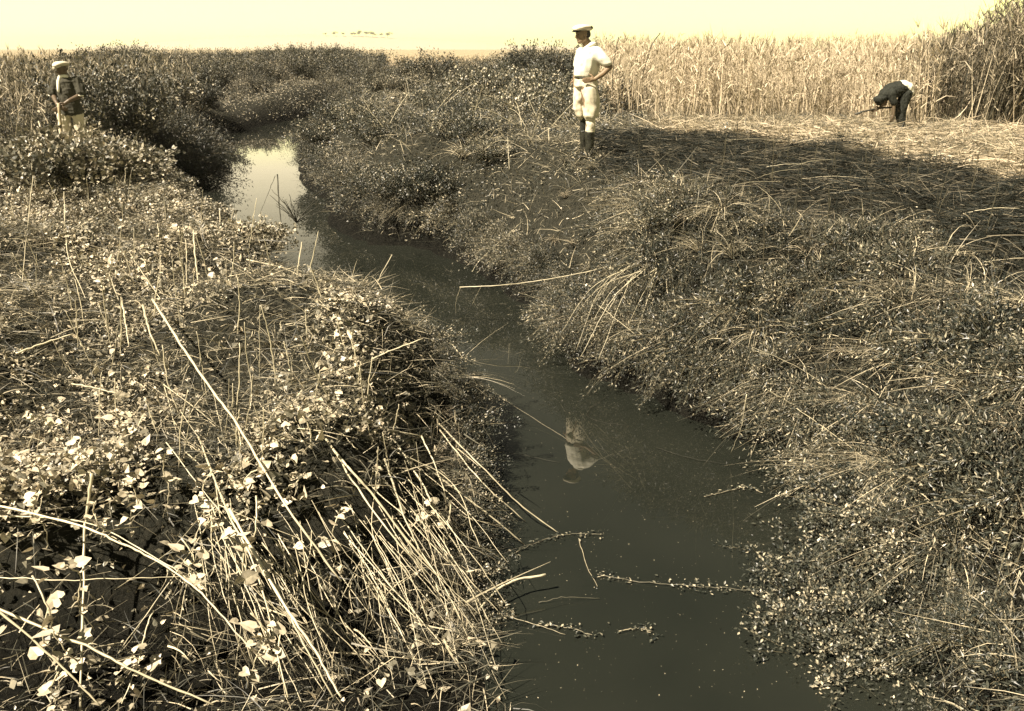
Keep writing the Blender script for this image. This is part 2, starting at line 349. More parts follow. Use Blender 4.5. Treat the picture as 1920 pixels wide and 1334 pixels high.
# ---------------------------------------------------------------- shrubs: prototypes, then copies
def make_shrub(name, seed, nst, h, spread, lean, leafn, lsize, tmpl, lmat, smat, upright=.5, group=None, droop=.25):
    r = np.random.default_rng(seed)
    root = empty(name, (0, 0, -200))
    az = r.random(nst)*2*math.pi; rad = np.sqrt(r.random(nst))
    tilt = rad*(1-upright*.6)
    base = np.stack([np.cos(az)*rad*spread*.45, np.sin(az)*rad*spread*.45, np.full(nst, -.12)], -1)
    d = unit(np.stack([np.cos(az)*tilt*spread+lean, np.sin(az)*tilt*spread, np.full(nst, h)*(.55+.5*r.random(nst))], -1))
    Ls = h*(.7+.6*r.random(nst))*(1+.25*rad); bend = np.stack([d[:, 0]*.35, d[:, 1]*.35, -droop*(.5+r.random(nst))*rad], -1)+r.normal(size=(nst, 3))*.08
    sv = blades(base, d, Ls, np.full(nst, .009)*(lsize/.03)**.5, bend, 4, .2+.6*r.random(nst), r=r)
    mesh_obj('stems', sv[0], sv[1], smat, root, tone=sv[2])
    m = nst*leafn; si = r.integers(0, nst, m); t = .22+.80*r.random(m)**.8
    pos = base[si]+d[si]*(Ls[si]*t)[:, None]+bend[si]*(Ls[si]*t*t)[:, None]
    off = r.normal(size=(m, 3))*lsize*.85; pos = pos+off
    ax = unit(d[si]*.6+unit(off)*.9+r.normal(size=(m, 3))*.3+[0, 0, -.1]); nr = unit(r.normal(size=(m, 3))*.7+[0, 0, 1.0])
    stone = r.random(nst)[si]*.45
    lv = leaves(pos, ax, nr, lsize*(.6+.8*r.random(m)), tmpl, (stone+.55*r.random(m))**1.7, r=r)
    mesh_obj('foliage', lv[0], lv[1], lmat, root, tone=lv[2], smooth=False)
    return root
SH = {
 'near1': make_shrub('leafy_shrub', 11, 100, .62, .85, .0, 90, .044, T_DIAMOND, M['shrub_leaf'], M['stem'], .3, droop=.6),
 'near2': make_shrub('leafy_shrub', 12, 90, .60, .95, .35, 80, .048, T_LANCE, M['shrub_leaf'], M['stem'], .1, droop=.9),
 'near3': make_shrub('leafy_shrub', 17, 80, .62, .9, .0, 80, .054, T_DIAMOND, M['shrub_leaf'], M['stem'], .2, droop=.8),
 'mid1': make_shrub('leafy_shrub', 13, 110, .9, .8, .0, 80, .058, T_DIAMOND, M['shrub_leaf'], M['stem'], .5, droop=.4),
 'mid2': make_shrub('leafy_shrub', 14, 110, .8, .95, .45, 80, .062, T_LANCE, M['shrub_leaf'], M['stem'], .2, droop=.8),
 'big1': make_shrub('leafy_shrub', 18, 80, .8, .9, .3, 48, .085, T_LANCE, M['shrub_leaf'], M['stem'], .3, droop=.9),
 'pale1': make_shrub('leafy_shrub', 19, 90, .9, .8, .0, 44, .075, T_HEART, M['vine_leaf'], M['straw'], .5, droop=.4),
 'far1': make_shrub('leafy_shrub', 15, 110, 1.1, .8, .0, 100, .066, T_DIAMOND, M['far_leaf'], M['stem'], .7, droop=.3),
 'far2': make_shrub('leafy_shrub', 16, 110, 1.0, 1.0, .2, 95, .075, T_LANCE, M['far_leaf'], M['stem'], .4, droop=.5),
}
used_sh = set()
def put_shrub(kind, x, y, s, rz, label, group, name='leafy_shrub', cat='shrub', sz=None, bury=0.0, tilt=0):
    o = SH[kind] if kind not in used_sh else copy_tree(SH[kind]); used_sh.add(kind)
    o.name = name
    o.location = (x, y, max(0.0, tz(x, y))-bury); o.rotation_euler = (0, tilt, rz); o.scale = (s, s, sz or s)
    tag(o, label, cat, group); return o
def to_water(x, y):
    e = .15; f = lambda a, b: float(terrain(np.array([a]), np.array([b]))[1][0])
    gx_ = f(x+e, y)-f(x-e, y); gy_ = f(x, y+e)-f(x, y-e); return math.atan2(-gy_, -gx_)
def sample_bank(n, poly_px, z, dmin, dmax, sep, seed):
    """scatter points on a bank inside a pixel-measured outline laid on height z"""
    r = np.random.default_rng(seed); poly = np.array([P(a, b, z)[:2] for a, b in poly_px]); lo = poly.min(0); hi = poly.max(0); pts = []
    for _ in range(n*60):
        if len(pts) >= n: break
        p = lo+(hi-lo)*r.random(2)
        if not inside(p[:1], p[1:], poly)[0]: continue
        dd = terrain(p[:1], p[1:])[1][0]
        if dd < dmin or dd > dmax: continue
        if dmax == 9 and inside(p[:1], p[1:], STUB2)[0]: continue
        if abs(p[0]/p[1]-.078) < .05 and 7 < p[1] < 12.6: continue
        if any((p[0]-q[0])**2+(p[1]-q[1])**2 < sep*sep for q in pts): continue
        pts.append(tuple(p))
    return pts
ORD = ['leftmost', 'second from left', 'third from left', 'fourth from left', 'fifth from left', 'sixth from left', 'seventh from left', 'eighth from left', 'ninth from left', 'tenth from left', 'eleventh from left', 'twelfth from left']
def shrubs(pts, kinds, s0, s1, label, group, seed, drape=False, bury=.05, sz=1.0, name='leafy_shrub', cat='shrub', rank=False):
    r = random.Random(seed)
    if rank: pts = sorted(pts, key=lambda q: proj((q[0], q[1], .3))[0])
    for i, (x, y) in enumerate(pts):
        s = r.uniform(s0, s1); k = r.choice(kinds)
        if y > 27 and abs(x/y+.25) < .07 and k[:3] in ('far', 'mid'):
            s = min(s, max(.25, (.085*(y-29)-tz(x, y)+.25)/1.25))
        rz = to_water(x, y)+r.uniform(-.5, .5) if drape else r.uniform(0, 6.28)
        put_shrub(k, x, y, s, rz, label+', '+ORD[i] if rank else label, group, name, cat, sz=s*sz*r.uniform(.75, 1.25), bury=bury)
tip = []
for (a, b_) in zip(RPX[14:21], RPX[15:22]):
    for t in (.1, .5, .85):
        q = P(a[0]+(b_[0]-a[0])*t, a[1]+(b_[1]-a[1])*t, 0); tip.append((q[0]+.35, q[1]+.35))
shrubs(tip, ['mid1', 'mid2', 'far2'], .4, .62, 'shrub crowding the water along the inner side of the bend', 'shrubs on the inner edge of the bend', 36, True, 0)
BEND = [(590, 330), (580, 215), (760, 190), (1000, 250), (1080, 330), (1000, 470), (900, 500), (640, 420)]
shrubs(sample_bank(42, BEND, .9, .22, 30, .55, 1), ['mid1', 'mid2'], .45, .8, 'small leaved shrub in the tangled mound on the inner bank at the bend', 'shrubs on the mound at the creek bend', 2)
pts = []
for (a, b_) in zip(RPX[4:15], RPX[5:16]):
    for t in (0.2, .6, .95):
        q = P(a[0]+(b_[0]-a[0])*t, a[1]+(b_[1]-a[1])*t, 0); pts.append((q[0]+.16, q[1]+(.28 if b_[1] > 600 else .34)))
shrubs(pts, ['near2', 'mid2', 'big1'], .3, .52, 'drooping shrub at the water line of the middle right bank', 'shrubs along the right water line', 3, True, 0, name='drooping_shrub')
shrubs(sample_bank(58, [(1020, 560), (1180, 400), (1300, 390), (1500, 430), (1900, 560), (1960, 760), (1960, 1000), (1500, 860), (1250, 760), (1050, 700)], .7, .1, 9, .33, 4),
       ['near1', 'near2', 'big1', 'big1'], .26, .5, 'low shrub with pale narrow leaves on the slope of the right bank', 'low shrubs on the right bank slope', 5, True, .05, name='low_shrub')
big = [P(a, b_, .45)[:2] for a, b_ in [(1590, 930), (1560, 1010), (1650, 890), (1630, 1010), (1720, 960), (1580, 1080), (1680, 1080), (1770, 890), (1530, 940), (1760, 1040)]]
shrubs(big, ['near1', 'near3'], .48, .66, 'pale leaved bush of the round clump over the water', 'bushes of the round clump over the water', 31, sz=.9, name='round_bush', cat='bush', rank=True)
cor = [P(a, b_, .3)[:2] for a, b_ in [(1850, 1130), (1920, 1040), (1900, 1200), (1940, 1300), (1820, 1310), (1930, 930)]]
shrubs(cor, ['near2', 'big1'], .4, .56, 'straggly bush in the shaded bottom right corner', 'straggly bushes in the bottom right corner', 32, name='straggly_bush', cat='bush', rank=True)
shrubs(sample_bank(30, [(900, 200), (980, 165), (1100, 150), (1200, 160), (1200, 215), (1130, 250), (1000, 240), (900, 235)], 1.5, .3, 40, .6, 6),
       ['mid1', 'far1'], .85, 1.2, 'tall dark bushy weed standing behind the man in the white shirt', 'tall dark bushes behind the standing man', 7, name='tall_weed', cat='weed', sz=1.15)
shrubs(sample_bank(36, [(640, 190), (720, 140), (1080, 122), (1080, 160), (860, 190), (700, 225)], 1.5, .3, 60, 1.0, 8),
       ['far1', 'far2'], .7, 1.15, 'distant low shrub on the flat ground beyond the creek bend', 'distant shrubs beyond the bend', 9)
shrubs(sample_bank(110, [(150, 250), (120, 140), (420, 126), (640, 120), (690, 150), (640, 215), (560, 225), (420, 250), (380, 262)], 1.4, .1, 60, .8, 10),
       ['far1', 'far2'], 1.0, 1.55, 'leafy shrub in the high thicket on the far left bank behind the bend', 'shrubs of the far left thicket', 11)
shrubs(sample_bank(34, [(180, 265), (380, 240), (520, 228), (640, 205), (650, 232), (540, 248), (390, 266), (250, 280)], .9, .1, 8, .7, 12),
       ['far2', 'mid2'], .8, 1.2, 'dark drooping shrub overhanging the far water at the bend', 'shrubs overhanging the far water', 13, True, name='drooping_shrub')
shrubs(sample_bank(40, [(-40, 270), (-30, 150), (200, 150), (190, 235), (90, 300)], 1.35, .3, 60, .8, 14),
       ['mid1', 'mid2'], 1.0, 1.45, 'bushy weed beside and behind the man with the pale cap', 'weeds around the left man', 15, name='bushy_weed', cat='weed')
rw = random.Random(91); fw = []
for i in range(34):
    D_ = rw.uniform(54, 82); fw.append((A(rw.uniform(400, 700), 95, D_)[0], D_))
shrubs(fw, ['far1'], .9, 1.45, 'distant bush closing the view up the creek at the horizon', 'distant bushes up the creek', 35, name='distant_bush', cat='bush')
# pale leafy weeds that hide the left man's legs
shrubs([(g[0], g[1]) for g in [A(a, 300, D)[:2] for a, D in ((112, 14.2), (150, 14.3), (185, 14.4), (85, 14.4), (135, 13.6), (170, 13.7), (100, 13.2), (210, 13.9))]],
       ['pale1'], .58, .78, 'pale leafy weed hiding the legs of the man with the pale cap', 'pale weeds in front of the left man', 33, name='pale_weed', cat='weed', rank=True)
shrubs(sample_bank(56, [(20, 330), (180, 290), (420, 345), (560, 430), (420, 470), (20, 470)], 1.25, .1, 20, .45, 16),
       ['pale1'], .22, .42, 'low pale leafy weed on top of the left bank', 'low weeds on the left bank', 17, sz=.8, name='low_weed', cat='weed')
pts = []
for (a, b_) in zip(LPX[5:12], LPX[6:13]):
    for t in (0.2, .7):
        q = P(a[0]+(b_[0]-a[0])*t, a[1]+(b_[1]-a[1])*t, a[2]); pts.append((q[0]-.34, q[1]-.2))
for (a, b_) in zip(LPX[1:7], LPX[2:8]):
    for t in (0.1, .4, .7):
        q = P(a[0]+(b_[0]-a[0])*t, a[1]+(b_[1]-a[1])*t, a[2]); pts.append((q[0]-.13, q[1]-.02))
shrubs(pts, ['near1', 'near2'], .24, .42, 'leafy shrub hanging over the edge of the left bank', 'shrubs along the left bank edge', 18, True, .08, name='edge_shrub')

# ---------------------------------------------------------------- grass tufts
def make_tuft(seed, nb, Ln, lean, mat):
    r = np.random.default_rng(seed); az = r.random(nb)*6.28; t_ = .15+.75*r.random(nb)
    base = np.stack([np.cos(az)*.05*r.random(nb), np.sin(az)*.05*r.random(nb), np.full(nb, -.03)], -1)
    d = unit(np.stack([np.cos(az)*t_+lean, np.sin(az)*t_, np.ones(nb)], -1)); bend = np.stack([d[:, 0]*.5, d[:, 1]*.5, -.55-.5*r.random(nb)*t_], -1)+r.normal(size=(nb, 3))*.2
    d = unit(d+r.normal(size=(nb, 3))*.18)
    v = blades(base, d, Ln*(.45+.75*r.random(nb)), np.full(nb, .0085)*(.5+r.random(nb)), bend, 6, r.random(nb)**1.3, r=r)
    o = mesh_obj('grass_tuft', v[0], v[1], mat, tone=v[2]); return o
TF = [make_tuft(51, 120, .65, .0, M['straw']), make_tuft(52, 90, .9, .7, M['straw']), make_tuft(53, 140, .5, .3, M['edge_reed'])]; tfu = set()
def tufts(pts, kinds, s0, s1, label, group, seed, drape=True):
    r = random.Random(seed)
    for x, y in pts:
        k = r.choice(kinds); o = TF[k] if k not in tfu else TF[k].copy()
        if k in tfu: COL.objects.link(o)
        tfu.add(k); s = r.uniform(s0, s1); o.location = (x, y, max(0, tz(x, y))); o.scale = (s, s, s*r.uniform(.8, 1.2))
        o.rotation_euler = (r.uniform(-.12, .12), r.uniform(-.12, .12), to_water(x, y)+r.uniform(-.7, .7) if drape else r.uniform(0, 6.28))
        tag(o, label, 'grass tuft', group)
def line_pts(L_, i0, i1, off, ts=(.1, .45, .8)):
    out = []
    for (a, b_) in zip(L_[i0:i1], L_[i0+1:i1+1]):
        for t in ts:
            q = P(a[0]+(b_[0]-a[0])*t, a[1]+(b_[1]-a[1])*t, a[2] if len(a) > 2 else 0); out.append((q[0]+off[0], q[1]+off[1]))
    return out
SLOPE = [(1020, 560), (1180, 400), (1300, 420), (1500, 500), (1900, 640), (1960, 760), (1960, 1000), (1500, 860), (1250, 760), (1050, 700)]
tufts(sample_bank(76, SLOPE, .8, .08, 9, .25, 61), [0, 1, 2, 2], .4, .8, 'arching tuft of long dry grass on the right bank slope', 'grass tufts on the right bank slope', 62)
tufts(line_pts(RPX, 4, 15, (.12, .30)), [1, 1, 2], .5, .9, 'long dry grass tuft drooping to the water along the right bank', 'grass tufts at the right water line', 63)
tufts(sample_bank(60, [(590, 330), (580, 215), (760, 190), (1120, 240), (1160, 330), (1060, 480), (900, 500), (640, 420)], .9, .2, 30, .4, 64), [0, 1, 2], .7, 1.2, 'dry grass tuft poking through the mound at the bend', 'grass tufts on the mound at the bend', 65)
cp_ = [(y_*(.078+dx), y_) for y_, dx in [(9.7, .0), (9.8, .035), (10.1, -.02), (10.4, .01), (10.7, -.04), (10.9, .03), (11.2, -.01), (11.5, .02), (11.8, -.03), (12.1, .005), (12.4, -.02), (12.5, .035)]]
tufts(cp_, [0, 2], .35, .6, 'short grass tuft on the gentle slope below the standing man', 'short tufts below the standing man', 66, False)
tufts(sample_bank(50, [(20, 330), (180, 290), (420, 345), (560, 430), (700, 560), (600, 700), (20, 760)], 1.2, .1, 20, .4, 67), [0, 2], .3, .6, 'short dry grass tuft among the leaves of the left bank', 'grass tufts on the left bank', 68, False)
tufts(line_pts(LPX, 1, 12, (-.18, -.05), (.15, .6)), [1, 2], .35, .6, 'grass tuft hanging over the lip of the left bank', 'grass tufts along the left bank edge', 69)
tufts([(m[0], m[1]) for m in [A(1080, 280, 12.9)[:2], A(1110, 280, 12.8)[:2], A(1130, 280, 13.1)[:2], A(1060, 280, 13.2)[:2]]], [0], .35, .5, 'short tuft of dry grass around the boots of the standing man', 'tufts at the feet of the standing man', 70, False)
# ---------------------------------------------------------------- stuff: vine carpet, thatch, reeds
def scatter(n, x0, x1, y0, y1, r, power=1.0):
    x = x0+(x1-x0)*r.random(n); y = y0+(y1-y0)*r.random(n)**power; return x, y
# vine leaves over the left bank
r = np.random.default_rng(21)
x, y = scatter(640000, -13, .9, 2.6, 19, r, 1.4)
z, d, w = terrain(x, y); px, py, dep = proj(np.stack([x, y, z], -1))
clump = vnoise(x, y, .55, 5)+.6*vnoise(x, y, .18, 6)
wild = vnoise(x, y, 1.6, 9)
# thin brown patch in the middle of the bank (px 200-600, py 600-760)
bare = np.exp(-(((px-430)/260)**2+((py-650)/75)**2))
clump = np.where(clump > 0, clump*1.2, clump*1.6)
keep = (d > .0) & (w < .5) & (px > -150) & (r.random(len(x)) < np.clip(.52+1.3*clump+.3*wild-.22*bare, 0.03, 1)) & ~((z < .62) & (y < 5.4) & (r.random(len(x)) < .93))
x, y, z, px, py = x[keep], y[keep], z[keep], px[keep], py[keep]; n = len(x)
hz = (.02+.22*np.clip(.5+vnoise(x, y, .5, 5)*1.5, .1, 1)*r.random(n)**.7)
pos = np.stack([x, y, z+hz], -1)
nr = unit(r.normal(size=(n, 3))*.75+[-.15, -.3, .9]); ax = unit(r.normal(size=(n, 3))*[1, 1, .35]+[.1, -.2, -.15])
size = (.014+.040*r.random(n)**2.2)*np.where(r.random(n) < .05, 1.4, 1)*(1+.35*sst(5.5, 4.2, y))
edge_ = sst(.45, .0, d[keep])*r.random(n)                       # growth hanging over the lip, towards the water
pos[:, 2] -= edge_*.38*r.random(n); pos[:, 0] += edge_*.22*r.random(n); pos[:, 2] = np.maximum(pos[:, 2], .02)
hs = r.random(n) < .5; cu = r.normal(size=n)*3.2; to = .10+.90*r.random(n)**1.2
lv = join([leaves(pos[hs], ax[hs], nr[hs], size[hs], T_HEART, to[hs], curl=cu[hs]), leaves(pos[~hs], ax[~hs], nr[~hs], size[~hs]*1.05, T_DIAMOND, to[~hs], curl=cu[~hs]*1.2)])
tag(mesh_obj('vine_leaf_carpet', lv[0], lv[1], M['vine_leaf'], tone=lv[2], smooth=False), 'pale heart shaped vine leaves spread thickly over the left bank', 'vine leaves', kind='stuff')
print('vine leaves', n)
r = np.random.default_rng(22)
x, y = scatter(800000, -12, 9, 3, 36, r, 1.3)
z, d, w = terrain(x, y); px, py, dep = proj(np.stack([x, y, z], -1))
clump = vnoise(x, y, .7, 15)+.7*vnoise(x, y, .22, 16)
keep = (d > -.02) & (w > .5) & (px > -100) & (px < 2600) & ~inside(x, y, STUB2) & ~inside(x, y, MAT_) & (y < 36) & (px < 1250+9999*(y < 19)) & (r.random(len(x)) < np.clip(.40+2.2*clump, 0.03, 1))
x, y, z = x[keep], y[keep], z[keep]; n = len(x)
pos = np.stack([x, y, z+.02+.26*np.clip(.4+vnoise(x, y, .5, 17)*1.6, .08, 1)*r.random(n)], -1)
lv = leaves(pos, unit(r.normal(size=(n, 3))*[1, 1, .5]+[0, -.2, -.2]), unit(r.normal(size=(n, 3))*.6+[-.15, -.25, .8]), .4*(.045+.08*r.random(n)**1.6)*(1+np.clip((y-13)/14, 0, 2)), T_DIAMOND, (r.random(n)**2.2)*1.0, r=r)
tag(mesh_obj('creeper_leaf_carpet', lv[0], lv[1], M['shrub_leaf'], tone=lv[2], smooth=False), 'small creeping leaves matted over the slope of the right bank', 'creeper leaves', kind='stuff')
print('creeper', n)
r = np.random.default_rng(23)
x, y = scatter(380000, -30, 6, 17, 62, r, 1.1)
z, d, w = terrain(x, y); px, py, dep = proj(np.stack([x, y, z], -1))
keep = (d > -.02) & (px > -80) & (px < 1080) & ((w < .5) | (y > 30)) & (r.random(len(x)) < np.clip(.45+1.6*vnoise(x, y, 1.6, 21)+.6*vnoise(x, y, .5, 22), 0, 1))
x, y, z = x[keep], y[keep], z[keep]; n = len(x)
pos = np.stack([x, y, z+.06+.5*np.clip(.5+vnoise(x, y, 1.2, 23)*1.6, .05, 1)*r.random(n)], -1)
lv = leaves(pos, unit(r.normal(size=(n, 3))*[1, 1, .7]+[0, -.2, .2]), unit(r.normal(size=(n, 3))*.7+[-.15, -.25, .7]), (.05+.07*r.random(n)**1.6)*(y/28)**.5, T_LANCE, r.random(n)**1.1, r=r)
tag(mesh_obj('scrub_cover', lv[0], lv[1], M['far_leaf'], tone=lv[2], smooth=False), 'low scrub leaves covering the far banks between the bushes', 'scrub', kind='stuff')
print('scrub', n)
# understorey of fine stems, both banks
def thatch(name, label, cat, seed, n, box, cond, mat, L0, L1, W, flatness, lift, power=1.4, tone=None, segs=3, dirbias=(0, 0, 0)):
    r = np.random.default_rng(seed)
    x, y = scatter(n, *box, r, power); z, d, w = terrain(x, y); px, py, dep = proj(np.stack([x, y, z], -1))
    k = cond(x, y, z, d, w, px, py, r) & (px > -200) & (px < 2700); x, y, z = x[k], y[k], z[k]; n = len(x)
    dr = unit(r.normal(size=(n, 3))*[1, 1, flatness]+[0, 0, lift]+np.array(dirbias)); dr[:, 2] = np.abs(dr[:, 2])*np.where(lift > .3, 1, .8)
    Ln = L0+(L1-L0)*r.random(n)**1.6
    bend = r.normal(size=(n, 3))*.22+[0, 0, -.25]
    v = blades(np.stack([x, y, z+.01+.10*r.random(n)], -1), dr, Ln, W*(.5+r.random(n)), bend, segs, (tone(r, n, x, y) if tone else r.random(n)), r=r)
    print(name, n)
    return tag(mesh_obj(name, v[0], v[1], mat, tone=v[2]), label, cat, kind='stuff')
thatch('dry_grass', 'fine tangled dry stems and grass between the leaves of the left bank', 'dry grass', 31, 330000, (-13, 1, 2.6, 19),
       lambda x, y, z, d, w, px, py, r: (d > .0) & (w < .5) & (r.random(len(x)) < np.where((z < .62) & (y < 5.3), .28, .85)), M['straw'], .06, .36, .0045, .5, .22, tone=lambda r, n, x, y: r.random(n)**1.7)
thatch('bank_grass', 'matted dry grass and thin stalks over the right bank', 'dry grass', 32, 330000, (-11, 9, 3, 32),
       lambda x, y, z, d, w, px, py, r: (d > .0) & (w > .5) & ~inside(x, y, STUB2) & (r.random(len(x)) < np.clip(.75+.9*vnoise(x, y, .5, 8), 0, 1)), M['straw'], .08, .42, .006, .7, .35, tone=lambda r, n, x, y: r.random(n)**2.8)
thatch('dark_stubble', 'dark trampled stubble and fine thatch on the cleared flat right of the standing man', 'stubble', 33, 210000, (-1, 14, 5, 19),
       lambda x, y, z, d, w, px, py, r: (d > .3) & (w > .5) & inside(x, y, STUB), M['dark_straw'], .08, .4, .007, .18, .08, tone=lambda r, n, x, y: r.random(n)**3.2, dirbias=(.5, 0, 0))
thatch('cut_straw', 'bright flattened straw lying in front of the reeds around the bending worker', 'straw', 34, 150000, (1, 24, 11, 27),
       lambda x, y, z, d, w, px, py, r: (inside(x, y, MAT_) | ((y > 17.5) & (y < 24) & (x > 3))), M['reed'], .15, .6, .014, .14, .05, tone=lambda r, n, x, y: .25+.75*r.random(n), dirbias=(.4, 0, 0))
# reed field
r = np.random.default_rng(41)
def reed_field(name, label, n, fx, seed, hfun, mat, toned, width=.016):
    r = np.random.default_rng(seed); x, y, hh = fx(r, n); z, d, w = terrain(x, y); k = d > .3
    x, y, z, hh = x[k], y[k], z[k], hh[k]; n = len(x)
    base = np.stack([x, y, z-.02], -1); dr = unit(r.normal(size=(n, 3))*[.15, .15, 0]*(1+2*(r.random((n, 1)) < .08))+np.stack([.3*vnoise(x, y, 1.5, 31), 0*x, 0*x], -1)+[0, 0, 1])
    stem = blades(base, dr, hh, np.full(n, width)*(.6+.8*r.random(n)), r.normal(size=(n, 3))*[.08, .08, .0], 3, toned(r, n), r=r)
    k = r.integers(0, n, int(n*2.6)); t = .25+.75*r.random(len(k)); p = base[k]+dr[k]*(hh[k]*t)[:, None]
    a = r.random(len(k))*6.28; ld = unit(np.stack([np.cos(a), np.sin(a), .9+1.2*r.random(len(k))], -1))
    lf = blades(p, ld, .22+.35*r.random(len(k)), np.full(len(k), width*1.3), np.stack([np.cos(a)*.1, np.sin(a)*.1, -.45-.3*r.random(len(k))], -1), 2, toned(r, len(k)), r=r)
    k = np.nonzero(r.random(n) < .45)[0]; tp = base[k]+dr[k]*hh[k][:, None]
    q = np.repeat(tp, 5, 0); m_ = len(q); pl = blades(q-[0, 0, .08], unit(r.normal(size=(m_, 3))*[.35, .35, .1]+[0, 0, 1]), .12+.16*r.random(m_), np.full(m_, width*1.2), r.normal(size=(m_, 3))*.15, 2, toned(r, m_), r=r)
    V, Fs, T = join([stem, lf, pl]); print(name, n)
    return tag(mesh_obj(name, V, Fs, mat, tone=T), label, 'reeds', kind='stuff')
g3_y = hit(1678, 250)[1]; print('g3', g3_y)
def fx_right(r, n):
    y = 18.8+24*r.random(n)**1.5; px = 1110+900*r.random(n); x = (px-960)/1700*y*1.04
    hh = .95+.75*r.random(n)+.35*vnoise(x, y, .8, 12)+.15*sst(1400, 1600, px)+1.2*sst(1560, 1850, px)*r.random(n)*np.exp(-(y-19)/9)+.25*vnoise(x, y, 2.5)+.012*(y-19)
    k = (y > 19.8+.9*vnoise(x, y, 1.2, 3)*2+1.2*sst(1400, 1150, px)) & ~((np.abs(px-1650) < 110) & (y < g3_y+1.0)) & (r.random(len(x)) < .62+1.3*vnoise(x, y, .7, 5)); return x[k], y[k], hh[k]
reed_field('reed_bed', 'tall pale dry reeds filling the field behind the bending worker', 20000, fx_right, 42, None, M['reed'], lambda r, n: .1+.9*r.random(n))
def fx_edge(r, n):
    y = 18.6+5*r.random(n); px = 1600+400*r.random(n)**.75; x = (px-960)/1700*y*1.04
    hh = 1.35+1.3*sst(1600, 1860, px)*r.random(n)**.9+.5*vnoise(x, y, .7, 9); k = (y > 19.2+.8*vnoise(x, y, .8, 3)) & (r.random(n) < (.15+.6*sst(1640, 1850, px))+1.3*vnoise(x, y, .5, 7)) & ~((np.abs(px-1670) < 70) & (y < g3_y+1.2)); return x[k], y[k], hh[k]
reed_field('dark_reeds', 'darker taller reeds and weeds massed at the right edge', 7000, fx_edge, 45, None, M['edge_reed'], lambda r, n: r.random(n)**1.5)
def fx_left(r, n):
    y = 19+22*r.random(n); px = -60+460*r.random(n); x = (px-960)/1700*y*1.03
    hh = 1.05+.8*r.random(n)+.5*vnoise(x, y, 2); k = (y > 17+9*sst(60, 250, px)) & (r.random(n) < .6+1.2*vnoise(x, y, .9, 8)); return x[k], y[k], hh[k]
reed_field('tall_grass', 'pale tall grass behind the man with the pale cap at far left', 5200, fx_left, 43, None, M['edge_reed'], lambda r, n: r.random(n)**1.2)
def fx_mid(r, n):
    y = 62+60*r.random(n)**1.3; px = 50+1150*r.random(n); x = (px-960)/1700*y*1.02
    hh = .4+.7*r.random(n); return x, y, hh
reed_field('field_grass', 'pale rough grass on the flat fields running to the horizon', 14000, fx_mid, 44, None, M['reed'], lambda r, n: .2+.8*r.random(n), .03)

